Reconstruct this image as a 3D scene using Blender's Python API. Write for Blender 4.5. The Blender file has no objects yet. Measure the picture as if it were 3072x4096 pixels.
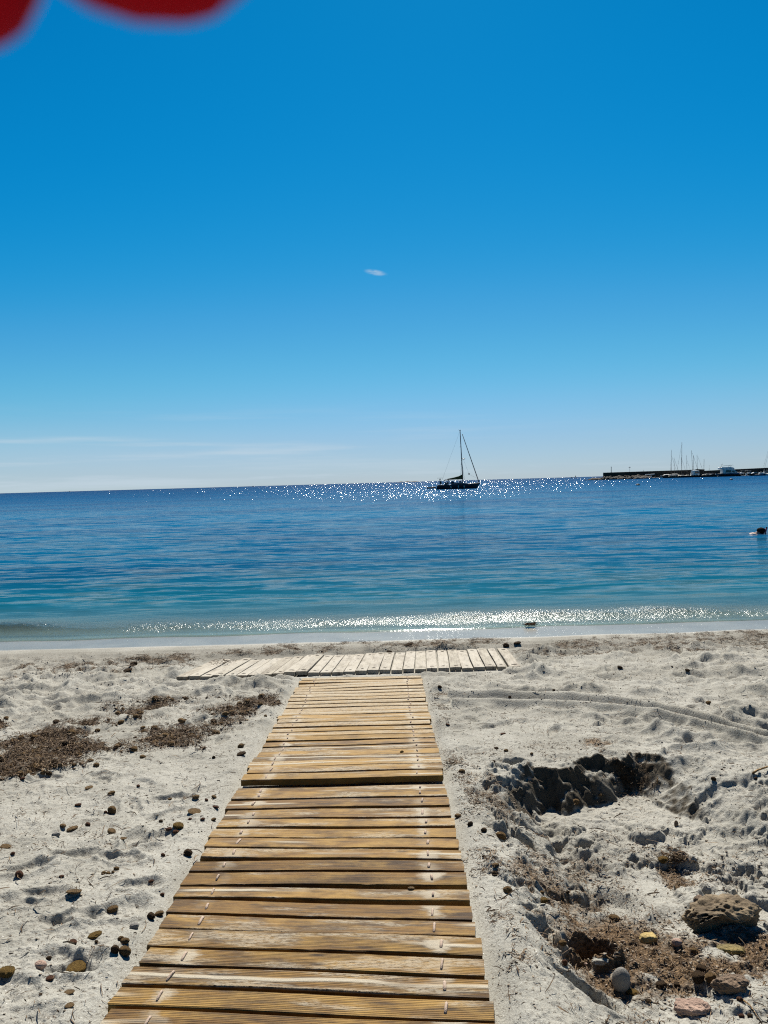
import bpy, math, random
import numpy as np
from mathutils import Vector, Matrix, Euler

random.seed(7)
RNG = np.random.default_rng(11)
SC = bpy.context.scene
COL = SC.collection

# ------------------------------------------------------------------ camera
CAM_H = 2.1                       # above sea level (z = 0)
FPX = 2958.0                      # focal length in pixels of the 3072 x 4096 photograph
ROLL, PITCH = math.radians(1.62), math.radians(2.285)
SUN_EL, SUN_AZ = 50.0, 5.0        # degrees; azimuth clockwise from +Y

cd = bpy.data.cameras.new('camera')
cam = bpy.data.objects.new('camera', cd)
COL.objects.link(cam)
SC.camera = cam
cd.sensor_fit = 'VERTICAL'
cd.sensor_height = 36.0
cd.lens = 36.0 * FPX / 4096.0
cd.clip_start, cd.clip_end = 0.01, 60000.0
cd.dof.use_dof = True
cd.dof.focus_distance = 6.0
cd.dof.aperture_fstop = 15.0
_c, _s = math.cos(ROLL), math.sin(ROLL)
_cp, _sp = math.cos(PITCH), math.sin(PITCH)
R0, U0, F0 = Vector((1, 0, 0)), Vector((0, _sp, _cp)), Vector((0, _cp, -_sp))
RX, UX = _c * R0 - _s * U0, _s * R0 + _c * U0
M = Matrix((RX, UX, -F0)).transposed().to_4x4()
M.translation = (0, 0, CAM_H)
cam.matrix_world = M

# ------------------------------------------------------------------ sky
world = bpy.data.worlds.new('World')
SC.world = world
world.use_nodes = True
wt = world.node_tree
wt.nodes.clear()
def wn(t): return wt.nodes.new(t)
tex = wn('ShaderNodeTexSky')
tex.sky_type = 'NISHITA'
tex.sun_disc = False
tex.sun_elevation = math.radians(SUN_EL)
tex.sun_rotation = math.radians(SUN_AZ)
tex.altitude = 0
tex.air_density, tex.dust_density, tex.ozone_density = 1.0, 0.1, 8.0
dn = wn('ShaderNodeVectorMath'); dn.operation = 'SCALE'; dn.inputs[3].default_value = 0.1
wt.links.new(tex.outputs[0], dn.inputs[0])
cv = wn('ShaderNodeRGBCurve')
def curve(c, pts):
    cu = cv.mapping.curves[c]
    while len(cu.points) > 2: cu.points.remove(cu.points[1])
    cu.points[0].location = pts[0]; cu.points[1].location = pts[-1]
    for p in pts[1:-1]: cu.points.new(*p)
curve(0, [(0, 0), (0.13, 0.0), (0.19, 0.012), (0.25, 0.065), (0.32, 0.125), (0.44, 0.24), (0.60, 0.35), (1, 0.55)])
curve(1, [(0, 0), (0.17, 0.07), (0.27, 0.205), (0.32, 0.248), (0.45, 0.36), (0.58, 0.475), (0.70, 0.53), (0.82, 0.565), (1, 0.7)])
curve(2, [(0, 0), (0.30, 0.16), (0.50, 0.46), (0.57, 0.535), (0.66, 0.61), (0.81, 0.70), (0.90, 0.75), (1, 0.85)])
cv.mapping.extend = 'EXTRAPOLATED'
cv.mapping.update()
wt.links.new(dn.outputs[0], cv.inputs['Color'])
# thin cirrus near the horizon plus one small wisp, laid out by direction in the sky
geo = wn('ShaderNodeNewGeometry')
neg = wn('ShaderNodeVectorMath'); neg.operation = 'SCALE'; neg.inputs[3].default_value = -1.0
wt.links.new(geo.outputs['Incoming'], neg.inputs[0])
sep = wn('ShaderNodeSeparateXYZ'); wt.links.new(neg.outputs[0], sep.inputs[0])
def wm(op, a, b=None, clamp=False):
    n = wn('ShaderNodeMath'); n.operation = op; n.use_clamp = clamp
    for i, v in enumerate((a, b)):
        if v is None: continue
        if isinstance(v, (int, float)): n.inputs[i].default_value = v
        else: wt.links.new(v, n.inputs[i])
    return n.outputs[0]
def wsmooth(v, a, b):
    n = wn('ShaderNodeMapRange'); n.interpolation_type = 'SMOOTHSTEP'
    n.inputs['From Min'].default_value = a; n.inputs['From Max'].default_value = b
    wt.links.new(v, n.inputs['Value']); return n.outputs[0]
def wnoise(sx, sy, sz, detail, rough=0.55, scale=1.0):
    mp = wn('ShaderNodeMapping'); mp.inputs['Scale'].default_value = (sx, sy, sz)
    wt.links.new(neg.outputs[0], mp.inputs[0])
    n = wn('ShaderNodeTexNoise'); n.inputs['Scale'].default_value = scale
    n.inputs['Detail'].default_value = detail; n.inputs['Roughness'].default_value = rough
    wt.links.new(mp.outputs[0], n.inputs['Vector']); return n.outputs[0]
az = wm('DIVIDE', sep.outputs['X'], wm('MAXIMUM', sep.outputs['Y'], 0.05))
el = sep.outputs['Z']
cir = wm('MULTIPLY', wsmooth(wnoise(3.0, 3.0, 60.0, 6), 0.46, 0.72),
         wm('MULTIPLY', wsmooth(el, 0.115, 0.05), wsmooth(az, 0.45, -0.3)))
veil = wm('MULTIPLY', wsmooth(el, 0.095, 0.03), wsmooth(az, 0.25, -0.5))
low = wm('MULTIPLY', wsmooth(wnoise(9.0, 9.0, 130.0, 5), 0.5, 0.66), wsmooth(wm('ABSOLUTE', wm('SUBTRACT', el, 0.012)), 0.009, 0.001))
wx = wm('DIVIDE', wm('SUBTRACT', az, -0.002), 0.0175)
wy = wm('DIVIDE', wm('ADD', wm('SUBTRACT', el, 0.2700), wm('MULTIPLY', wm('SUBTRACT', az, -0.002), 0.16)), 0.0042)
wr = wm('SQRT', wm('ADD', wm('MULTIPLY', wx, wx), wm('MULTIPLY', wy, wy)))
wisp = wm('MULTIPLY', wsmooth(wr, 1.05, 0.1), wsmooth(wnoise(60, 60, 260, 4), 0.25, 0.6))
cl = wm('ADD', wm('MULTIPLY', cir, 0.5), wm('ADD', wm('MULTIPLY', veil, 0.20), wm('ADD', wm('MULTIPLY', low, 0.28), wm('MULTIPLY', wisp, 0.62))), True)
mixc = wn('ShaderNodeMix'); mixc.data_type = 'RGBA'
wt.links.new(cl, mixc.inputs[0]); wt.links.new(cv.outputs[0], mixc.inputs[6])
mixc.inputs[7].default_value = (0.56, 0.67, 0.76, 1)
upn = wn('ShaderNodeVectorMath'); upn.operation = 'SCALE'; upn.inputs[3].default_value = 10.0
wt.links.new(mixc.outputs[2], upn.inputs[0])
bg = wn('ShaderNodeBackground'); bg.inputs['Strength'].default_value = 0.0525
wt.links.new(upn.outputs[0], bg.inputs['Color'])
wo = wn('ShaderNodeOutputWorld'); wt.links.new(bg.outputs[0], wo.inputs[0])

# ------------------------------------------------------------------ sun
sd = bpy.data.lights.new('sun', 'SUN')
sd.energy, sd.angle, sd.color = 4.9, math.radians(0.53), (1.0, 0.96, 0.87)
sun = bpy.data.objects.new('sun', sd)
COL.objects.link(sun)
_a, _e = math.radians(SUN_AZ), math.radians(SUN_EL)
SUN_DIR = Vector((math.sin(_a) * math.cos(_e), math.cos(_a) * math.cos(_e), math.sin(_e)))
sun.rotation_euler = SUN_DIR.to_track_quat('Z', 'Y').to_euler()

vs = SC.view_settings
vs.view_transform = 'Standard'; vs.look = 'None'; vs.exposure = 0.93; vs.gamma = 1.0; vs.use_curve_mapping = False
SC.render.engine = 'CYCLES'
SC.cycles.use_denoising = False
SC.cycles.filter_width = 1.15
SC.cycles.max_bounces = 6
SC.cycles.transparent_max_bounces = 8
SC.cycles.caustics_reflective = False
SC.cycles.caustics_refractive = False

# ------------------------------------------------------------------ noise
def _hash2(ix, iy, seed):
    h = (ix * 374761393 + iy * 668265263 + seed * 1442695041) & 0xFFFFFFFF
    h = ((h ^ (h >> 13)) * 1274126177) & 0xFFFFFFFF
    return ((h ^ (h >> 16)) & 0xFFFF) / 65535.0
def vnoise(x, y, seed=0):
    xf, yf = np.floor(x), np.floor(y)
    ix, iy = xf.astype(np.int64), yf.astype(np.int64)
    u, v = x - xf, y - yf
    u = u * u * u * (u * (u * 6 - 15) + 10); v = v * v * v * (v * (v * 6 - 15) + 10)
    a, b = _hash2(ix, iy, seed), _hash2(ix + 1, iy, seed)
    c, d = _hash2(ix, iy + 1, seed), _hash2(ix + 1, iy + 1, seed)
    return (a + (b - a) * u + (c - a) * v + (a - b - c + d) * u * v) * 2 - 1
def fbm(x, y, octv, seed=0, gain=0.5):
    s, a, f, t = 0.0, 1.0, 1.0, 0.0
    for o in range(octv):
        s = s + a * vnoise(x * f + 13.7 * o, y * f - 7.1 * o, seed + o); t += a; a *= gain; f *= 2.03
    return s / t
def worley(x, y, seed=0):
    ix, iy = np.floor(x).astype(np.int64), np.floor(y).astype(np.int64)
    best = np.full(x.shape, 9.0)
    for dx in (-1, 0, 1):
        for dy in (-1, 0, 1):
            px = ix + dx + _hash2(ix + dx, iy + dy, seed); py = iy + dy + _hash2(ix + dx, iy + dy, seed + 77)
            best = np.minimum(best, (px - x) ** 2 + (py - y) ** 2)
    return np.sqrt(best)
def n3(p, f, seed=0, octv=3):
    x, y, z = p[:, 0] * f, p[:, 1] * f, p[:, 2] * f
    return (fbm(x + z * 0.71, y - z * 0.53, octv, seed) + fbm(y + x * 0.37 + 5, z - x * 0.61, octv, seed + 31) + fbm(z - y * 0.4, x + y * 0.66 - 9, octv, seed + 57)) / 1.8
def sstep(v, a, b):
    t = np.clip((v - a) / (b - a), 0, 1)
    return t * t * (3 - 2 * t)

# ------------------------------------------------------------------ measuring: photograph pixel -> ray -> place in the world
def ray(px, py):
    d = F0 + RX * ((px - 1536.0) / FPX) + UX * ((2048.0 - py) / FPX)
    return np.array(d)
SLOPE, Z0 = math.tan(math.radians(3.79)), 0.61
def on_plane(px, py, dz=0.0):
    d = ray(px, py); t = (Z0 + dz - CAM_H) / (d[2] + SLOPE * d[1])
    return np.array((d[0] * t, d[1] * t, CAM_H + d[2] * t))
def on_sea(px, py, z=0.0):
    d = ray(px, py); t = (z - CAM_H) / d[2]
    return Vector((d[0] * t, d[1] * t, z))
def at_y(px, py, y):
    d = ray(px, py); t = y / d[1]
    return Vector((d[0] * t, y, CAM_H + d[2] * t))

# ------------------------------------------------------------------ object helpers
def mesh(name, v, f, smooth=True):
    me = bpy.data.meshes.new(name)
    v = np.asarray(v, dtype=np.float32)
    if isinstance(f, np.ndarray):
        n, k = f.shape
        me.vertices.add(len(v)); me.vertices.foreach_set('co', v.ravel())
        me.loops.add(n * k); me.loops.foreach_set('vertex_index', f.astype(np.int32).ravel())
        me.polygons.add(n)
        me.polygons.foreach_set('loop_start', np.arange(0, n * k, k, dtype=np.int32))
        me.polygons.foreach_set('loop_total', np.full(n, k, dtype=np.int32))
        me.update(calc_edges=True)
    else:
        me.from_pydata([tuple(p) for p in v], [], f); me.update()
    if smooth: me.polygons.foreach_set('use_smooth', np.ones(len(me.polygons), dtype=bool))
    return me
def link(name, me, mat=None, parent=None, loc=None, rot=None, scale=None):
    o = bpy.data.objects.new(name, me); COL.objects.link(o)
    if mat is not None and me is not None and not me.materials: me.materials.append(mat)
    if parent is not None: o.parent = parent
    if loc is not None: o.location = loc
    if rot is not None: o.rotation_euler = rot
    if scale is not None: o.scale = scale
    return o
def tag(o, label, cat, group=None, kind=None):
    o['label'] = label; o['category'] = cat
    if group: o['group'] = group
    if kind: o['kind'] = kind
    return o
def thing(name, label, cat, loc=(0, 0, 0), rz=0.0, group=None, rot=None):
    o = bpy.data.objects.new(name, None); COL.objects.link(o)
    o.empty_display_size = 0.05
    o.location = loc; o.rotation_euler = rot if rot else (0, 0, rz)
    return tag(o, label, cat, group)
class MB:
    def __init__(s): s.v, s.f = [], []
    def add(s, v, f):
        n = len(s.v); s.v += [tuple(p) for p in v]; s.f += [tuple(i + n for i in q) for q in f]; return s
    def box(s, c, d, rz=0.0, taper=1.0, bev=0.0):
        x, y, z = d[0] / 2, d[1] / 2, d[2] / 2
        b = min(bev, x * .9, y * .9, z * .9)
        pts = []
        if b <= 0:
            for zz, k in ((-z, 1.0), (z, taper)):
                for sx, sy in ((-1, -1), (1, -1), (1, 1), (-1, 1)): pts.append((sx * x * k, sy * y * k, zz))
            fs = [(3, 2, 1, 0), (4, 5, 6, 7)] + [(i, (i + 1) % 4, 4 + (i + 1) % 4, 4 + i) for i in range(4)]
        else:
            rings = [(-z, b), (-z + b, 0), (z - b, 0), (z, b)]
            for zz, q in rings:
                for sx, sy in ((-1, -1), (1, -1), (1, 1), (-1, 1)): pts.append((sx * (x - q), sy * (y - q), zz))
            fs = [(3, 2, 1, 0), (12, 13, 14, 15)]
            for r in range(3): fs += [(r * 4 + i, r * 4 + (i + 1) % 4, r * 4 + 4 + (i + 1) % 4, r * 4 + 4 + i) for i in range(4)]
        ca, sa = math.cos(rz), math.sin(rz)
        return s.add([(c[0] + p[0] * ca - p[1] * sa, c[1] + p[0] * sa + p[1] * ca, c[2] + p[2]) for p in pts], fs)
    def tube(s, path, r, n=8, cap=True):
        path = [Vector(p) for p in path]
        rs = r if isinstance(r, (list, tuple)) else [r] * len(path)
        vs_, fs = [], []
        for i, p in enumerate(path):
            t = (path[min(i + 1, len(path) - 1)] - path[max(i - 1, 0)]).normalized()
            up = Vector((0, 0, 1)) if abs(t.z) < 0.9 else Vector((1, 0, 0))
            a = t.cross(up).normalized(); b = a.cross(t)
            for k in range(n):
                w = 2 * math.pi * k / n; vs_.append(p + (a * math.cos(w) + b * math.sin(w)) * rs[i])
        for i in range(len(path) - 1):
            for k in range(n): fs.append((i * n + k, i * n + (k + 1) % n, (i + 1) * n + (k + 1) % n, (i + 1) * n + k))
        if cap: fs += [tuple(range(n))[::-1], tuple((len(path) - 1) * n + k for k in range(n))]
        return s.add(vs_, fs)
    def loft(s, secs, closed=True, cap=True):
        n = len(secs[0]); vs_, fs = [p for q in secs for p in q], []
        for i in range(len(secs) - 1):
            for k in range(n if closed else n - 1): fs.append((i * n + k, i * n + (k + 1) % n, (i + 1) * n + (k + 1) % n, (i + 1) * n + k))
        if cap: fs += [tuple(range(n))[::-1], tuple((len(secs) - 1) * n + k for k in range(n))]
        return s.add(vs_, fs)
    def ball(s, c, r, nu=10, nv=7):
        vs_, fs = [], []
        r = r if isinstance(r, (tuple, list)) else (r, r, r)
        for j in range(nv + 1):
            ph = math.pi * j / nv
            for i in range(nu):
                th = 2 * math.pi * i / nu
                vs_.append((c[0] + r[0] * math.sin(ph) * math.cos(th), c[1] + r[1] * math.sin(ph) * math.sin(th), c[2] + r[2] * math.cos(ph)))
        for j in range(nv):
            for i in range(nu): fs.append((j * nu + i, (j + 1) * nu + i, (j + 1) * nu + (i + 1) % nu, j * nu + (i + 1) % nu))
        return s.add(vs_, fs)
    def build(s, name, mat, parent=None, smooth=False, **k): return link(name, mesh(name, s.v, s.f, smooth), mat, parent, **k)
_ico = {}
def ico(n):
    if n not in _ico:
        import bmesh
        b = bmesh.new(); bmesh.ops.create_icosphere(b, subdivisions=n, radius=1.0); b.verts.ensure_lookup_table()
        _ico[n] = (np.array([v.co[:] for v in b.verts]), np.array([[v.index for v in f.verts] for f in b.faces])); b.free()
    return _ico[n][0].copy(), _ico[n][1]
def copy_tree(o, parent=None):
    c = o.copy(); COL.objects.link(c); c.parent = parent
    for ch in list(o.children): copy_tree(ch, c)
    return c

# ------------------------------------------------------------------ material helpers
class Mat:
    def __init__(s, name):
        s.m = bpy.data.materials.new(name); s.m.use_nodes = True
        s.t = s.m.node_tree; s.b = s.t.nodes['Principled BSDF']; s.out = s.t.nodes['Material Output']
    def n(s, t, **k):
        nd = s.t.nodes.new(t)
        for a, v in k.items(): setattr(nd, a, v)
        return nd
    def set(s, nd, i, v):
        if isinstance(v, bpy.types.NodeSocket): s.t.links.new(v, nd.inputs[i])
        elif v is not None: nd.inputs[i].default_value = v
    def math(s, op, a, b=None, clamp=False):
        nd = s.n('ShaderNodeMath', operation=op, use_clamp=clamp); s.set(nd, 0, a); s.set(nd, 1, b); return nd.outputs[0]
    def mix(s, f, a, b, blend='MIX'):
        nd = s.n('ShaderNodeMix', data_type='RGBA', blend_type=blend); s.set(nd, 0, f); s.set(nd, 6, a); s.set(nd, 7, b); return nd.outputs[2]
    def coord(s, w='Object'): return s.n('ShaderNodeTexCoord').outputs[w]
    def map(s, v, scale=(1, 1, 1), loc=(0, 0, 0), rot=(0, 0, 0)):
        nd = s.n('ShaderNodeMapping'); s.set(nd, 0, v); s.set(nd, 'Scale', scale); s.set(nd, 'Location', loc); s.set(nd, 'Rotation', rot); return nd.outputs[0]
    def noise(s, v, scale, detail=4, rough=0.5, out=0, dist=0.0):
        nd = s.n('ShaderNodeTexNoise'); s.set(nd, 'Vector', v); s.set(nd, 'Scale', scale); s.set(nd, 'Detail', detail); s.set(nd, 'Roughness', rough); s.set(nd, 'Distortion', dist); return nd.outputs[out]
    def smooth(s, v, a, b, lo=0.0, hi=1.0):
        nd = s.n('ShaderNodeMapRange', interpolation_type='SMOOTHSTEP'); s.set(nd, 0, v); s.set(nd, 1, a); s.set(nd, 2, b); s.set(nd, 3, lo); s.set(nd, 4, hi); return nd.outputs[0]
    def ramp(s, v, pts):
        nd = s.n('ShaderNodeValToRGB'); s.set(nd, 0, v); e = nd.color_ramp.elements
        e[0].position, e[0].color = pts[0][0], (*pts[0][1], 1); e[1].position, e[1].color = pts[-1][0], (*pts[-1][1], 1)
        for p, c in pts[1:-1]: q = e.new(p); q.color = (*c, 1)
        return nd.outputs[0]
    def bump(s, h, dist=0.01, strength=1.0, normal=None):
        nd = s.n('ShaderNodeBump'); s.set(nd, 'Height', h); s.set(nd, 'Distance', dist); s.set(nd, 'Strength', strength); s.set(nd, 'Normal', normal); return nd.outputs[0]
    def attr(s, name): return s.n('ShaderNodeAttribute', attribute_name=name).outputs
    def fin(s, color=None, rough=None, normal=None, metallic=None, spec=None):
        s.set(s.b, 'Base Color', color); s.set(s.b, 'Roughness', rough); s.set(s.b, 'Normal', normal); s.set(s.b, 'Metallic', metallic); s.set(s.b, 'Specular IOR Level', spec)
        return s.m
def weathered(name, base, dark, scale=2.0, rough=0.6, spec=0.3, bump=0.0, bscale=20.0):
    m = Mat(name); c = m.coord()
    f = m.smooth(m.noise(c, scale, 5, 0.6), 0.35, 0.7)
    nrm = m.bump(m.noise(c, bscale, 4, 0.6), bump) if bump else None
    return m.fin(m.mix(f, (*dark, 1), (*base, 1)), rough, nrm, spec=spec)

# ================================================================== BEACH
RES = 0.01
GX = np.arange(-8.0, 8.0, RES); GY = np.arange(0.9, 12.6, RES)
X, Y = np.meshgrid(GX, GY)
def base_z(y):
    y = np.asarray(y, dtype=float)
    z = np.where(y < 8.3, Z0 - SLOPE * y, Z0 - SLOPE * 8.3 - 0.033 * (y - 8.3))
    z = np.where(y > 10.0, Z0 - SLOPE * 8.3 - 0.033 * 1.7 - 0.012 * (y - 10.0) - 0.075 * np.maximum(y - 10.5, 0), z)
    return np.clip(z, -3.0, 1.6)
def poly_sd(pts, dz=0.0, warp=0.06, wf=5.0, seed=3):
    """signed distance (positive inside) to a ground polygon measured on the photograph"""
    P = [on_plane(px, py, dz)[:2] for px, py in pts]
    wx = X + warp * fbm(X * wf, Y * wf, 3, seed); wy = Y + warp * fbm(X * wf + 40, Y * wf, 3, seed + 9)
    d2 = np.full(X.shape, 1e9); ins = np.zeros(X.shape, dtype=bool)
    for i in range(len(P)):
        (ax, ay), (bx, by) = P[i], P[(i + 1) % len(P)]
        ex, ey = bx - ax, by - ay
        t = np.clip(((wx - ax) * ex + (wy - ay) * ey) / (ex * ex + ey * ey + 1e-9), 0, 1)
        d2 = np.minimum(d2, (wx - ax - ex * t) ** 2 + (wy - ay - ey * t) ** 2)
        c = (ay > wy) != (by > wy)
        ins ^= c & (wx < ex * (wy - ay) / (ey if abs(ey) > 1e-9 else 1e-9) + ax)
    return np.where(ins, np.sqrt(d2), -np.sqrt(d2))

BW_L, BW_R = -0.905, 0.308         # sides of the boardwalk
H = base_z(Y)
walk = sstep(X, BW_L - 0.12, BW_L + 0.02) * (1 - sstep(X, BW_R - 0.02, BW_R + 0.12)) * (1 - sstep(Y, 7.5, 7.7))
deck = sstep(X, -2.30, -2.15) * (1 - sstep(X, 1.42, 1.52)) * sstep(Y, 7.62, 7.8) * (1 - sstep(Y, 8.95, 9.1))
cover = np.maximum(walk, deck)
beach = 1 - sstep(Y, 8.95, 9.55)                       # dry, trampled part
free = beach * (1 - cover)
smo = np.clip(poly_sd([(2330, 3490), (2560, 3440), (2740, 3560), (2720, 3690), (2480, 3710), (2350, 3640)], -0.16, 0.10) / 0.08 + 0.3, 0, 1)
rfree = free * (1 - 0.85 * smo)

# the dug-out pit on the right and the low ground it opens into
rimx = np.array([0.30, 0.40, 0.52, 0.70, 1.00, 1.30, 1.55, 1.72, 1.95, 3.0])
rimy = np.array([3.70, 3.95, 4.22, 4.46, 4.52, 4.64, 4.76, 4.72, 4.56, 4.3])
ry = np.interp(X, rimx, rimy) + 0.17 * fbm(X * 2.6, Y * 3.4, 5, 21, 0.6) + 0.05 * (worley(X * 5, Y * 5, 4) - 0.4) - 0.02
by_ = np.array([2.0, 2.15, 2.4, 2.7, 3.1, 3.36, 3.81, 4.26, 4.6])
bx_ = np.array([0.40, 0.42, 0.41, 0.39, 0.43, 0.42, 0.46, 0.60, 0.75])
rx = np.interp(Y, by_, bx_) + 0.035 * fbm(X * 3, Y * 5, 4, 23)
wallw = (0.7 + 1.5 * sstep(fbm(X * 2.7, Y * 0.5, 3, 22), -0.45, 0.5)) * np.interp(X, [0.45, 0.7, 0.95, 1.2, 1.5, 1.68, 2.2], [0.45, 0.26, 0.13, 0.08, 0.09, 0.25, 0.8])
far_w = np.clip((ry - Y) / wallw, 0, 1); far_w = far_w ** 0.8
lef_w = sstep(X - rx, 0.0, np.interp(Y, [2.2, 3.0, 3.6, 4.3], [0.38, 0.42, 0.46, 0.26]))
floor = np.interp(Y, [1.0, 2.2, 2.8, 3.5, 4.1, 4.6], [0.13, 0.15, 0.18, 0.20, 0.205, 0.21])
rgt = 1 - sstep(X, np.interp(Y, [2.5, 3.4, 4.2, 4.8], [1.6, 1.55, 1.60, 1.62]), np.interp(Y, [2.5, 3.4, 4.2, 4.8], [2.6, 2.5, 2.25, 2.0]))
pit = floor * far_w * lef_w * ((0.35 + 0.65 * rgt) * (1 - sstep(Y, 3.3, 4.1)) + rgt * sstep(Y, 3.3, 4.1))
H = H - pit
pitm = np.clip(pit / 0.2, 0, 1)
# drifted sand, footprints, trampled hollows
H = H + 0.022 * fbm(X * 0.9, Y * 0.9, 3, 31) * free
tramp = np.clip(sstep(Y, 5.0, 6.6) * np.where(X > 0, 0.95, 0.9) + 0.16 + sstep(X, 1.2, 2.2) * sstep(Y, 4.2, 5.2), 0, 1)
tramp = tramp * (0.55 + 0.45 * sstep(fbm(X * 0.8, Y * 0.8, 2, 35), -0.3, 0.4)) * free * (1 - 0.6 * pitm)
wxp = X + 0.05 * fbm(X * 5, Y * 5, 3, 36); wyp = Y + 0.05 * fbm(X * 5, Y * 5, 3, 37)
w1 = worley(wxp / 0.32, wyp / 0.19, 41); w2 = worley(wxp / 0.13, wyp / 0.10, 42)
H = H + tramp * (1 - smo) * (0.135 * np.minimum(w1, 1) ** 2 + 0.036 * np.minimum(w2, 1) ** 2 - 0.042)
H = H + rfree * (0.018 * fbm(X * 6, Y * 6, 4, 43, 0.55) + 0.0062 * fbm(X * 20, Y * 20, 3, 44, 0.65))
H = H + rfree * 0.0035 * np.abs(fbm(X * 38, Y * 38, 2, 46))
cr = np.maximum(0, 0.42 - worley(X / 0.034, Y / 0.034, 47)) * (fbm(X * 3, Y * 3, 3, 48) > 0.02)
H = H + rfree * (1 - 0.7 * sstep(Y, 4.5, 6)) * 0.016 * cr
# clods and torn faces round the pit
rough = np.clip(poly_sd([(1900, 3250), (2100, 3120), (2330, 3330), (2420, 3460), (2330, 3560), (2230, 3740), (2420, 3830), (2350, 3920), (2150, 3760), (2000, 3500)], -0.12, 0.10) / 0.06, 0, 1)
clod = np.maximum(0, 0.62 - worley(wxp / 0.075, wyp / 0.075, 51)) * (fbm(X * 5, Y * 5, 2, 52) > -0.15)
H = H + rough * (0.030 * clod + 0.014 * fbm(X * 12, Y * 9, 4, 53, 0.6))
H = H + pitm * free * 0.014 * fbm(X * 9, Y * 9, 4, 54, 0.6)
wl = sstep(np.hypot(*np.gradient(pit, RES)), 0.4, 1.0)
H = H + wl * free * (0.030 * fbm(X * 7, Y * 9, 4, 58, 0.6) + 0.025 * np.maximum(0, 0.5 - worley(X / 0.07, Y / 0.06, 59)))
# slumped, torn sand: small broken ledges on the bank and over the churned ground
bank = np.clip(poly_sd([(1880, 3230), (1990, 3110), (2140, 3090), (2250, 3260), (2440, 3420), (2420, 3540), (2300, 3560), (2260, 3700), (2440, 3830), (2350, 3930), (2130, 3800), (2010, 3560)], -0.10, 0.12) / 0.08, 0, 1)
q1 = fbm(X * 4.2 + 0.3 * fbm(X * 9, Y * 9, 2, 111), Y * 5.2, 5, 112, 0.62)
q2 = fbm(X * 9.5, Y * 11, 4, 113, 0.6)
H = H + bank * rfree * (0.060 * (sstep(q1, -0.10, 0.10) - 0.5) + 0.022 * (sstep(q2, -0.10, 0.10) - 0.5) + 0.014 * q2)
churn = sstep(X, 0.55, 0.85) * (1 - sstep(Y, 3.9, 4.3)) * (1 - bank) * sstep(fbm(X * 1.6, Y * 1.6, 3, 114), -0.25, 0.15)
churn = np.maximum(churn, 0.8 * sstep(X, 1.5, 1.9) * sstep(Y, 3.2, 3.6) * (1 - sstep(Y, 4.0, 4.6)))
q3 = fbm(X * 5 + 7, Y * 6, 5, 115, 0.62)
H = H + churn * rfree * (0.4 + 0.6 * sstep(Y, 2.9, 3.3)) * (0.042 * (sstep(q3, 0.02, 0.16) - 0.5) + 0.011 * (sstep(q2, 0.05, 0.18) - 0.5) + 0.008 * q2)
rim2 = np.exp(-((Y - ry - 0.05) / 0.09) ** 2) * sstep(X, 0.6, 1.0) * (1 - sstep(X, 1.9, 2.2))
H = H + rim2 * 0.055 * np.maximum(0, fbm(X * 9, Y * 9, 4, 57, 0.6))
def stamp(cx, cy, a, L, W, depth, rim=0.4, rib=0.0):
    R = max(L, W) * 1.7
    i0, i1 = int((cx - R - GX[0]) / RES), int((cx + R - GX[0]) / RES) + 1
    j0, j1 = int((cy - R - GY[0]) / RES), int((cy + R - GY[0]) / RES) + 1
    if i0 < 0 or j0 < 0 or i1 >= len(GX) or j1 >= len(GY): return
    x, y = X[j0:j1, i0:i1] - cx, Y[j0:j1, i0:i1] - cy
    u, v = x * math.cos(a) + y * math.sin(a), -x * math.sin(a) + y * math.cos(a)
    r = np.sqrt((u / L) ** 2 + (v / (W * (1 + 0.25 * np.sin(3 * u / L)))) ** 2)
    k = -depth * (1 - sstep(r, 0.55, 1.05)) + rim * depth * np.exp(-((r - 1.2) / 0.22) ** 2)
    if rib: k = k + rib * np.sin(u * 2 * math.pi / 0.028) * (1 - sstep(r, 0.6, 0.9))
    H[j0:j1, i0:i1] += k * free[j0:j1, i0:i1]
for _ in range(950):
    cx, cy = RNG.uniform(-6, 7), RNG.uniform(1.6, 9.0)
    if BW_L - 0.2 < cx < BW_R + 0.2: continue
    if cx > 0 and cy < 4.9 and RNG.random() < 0.75: continue
    stamp(cx, cy, RNG.uniform(0, math.pi), RNG.uniform(0.09, 0.15), RNG.uniform(0.04, 0.06), RNG.uniform(0.008, 0.026))
for px, py, a, L, W, dp in ((470, 3640, 0.5, 0.14, 0.075, 0.022), (300, 3420, 0.1, 0.13, 0.06, 0.022), (480, 3425, -0.2, 0.12, 0.055, 0.024), (110, 3470, 0.2, 0.11, 0.06, 0.02),
                            (290, 3860, 0.3, 0.12, 0.06, 0.020), (60, 3950, -0.6, 0.12, 0.05, 0.010), (560, 3540, 0.1, 0.10, 0.05, 0.018), (180, 3580, 0.0, 0.12, 0.05, 0.018), (700, 3190, 0.1, 0.13, 0.05, 0.02)):
    p = on_plane(px, py); stamp(p[0], p[1], a, L, W, dp, 0.5, 0.0022)
for px, py, a, L, W, dp in ((2440, 3580, 0.2, 0.13, 0.11, 0.03), (2330, 3990, -0.5, 0.13, 0.05, 0.035), (2700, 3640, 0.3, 0.14, 0.10, 0.02), (2420, 3390, 0.1, 0.12, 0.09, 0.025), (2360, 3800, -0.3, 0.10, 0.055, 0.11)):
    p = on_plane(px, py, -0.14); stamp(p[0], p[1], a, L, W, dp, 0.5)
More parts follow.
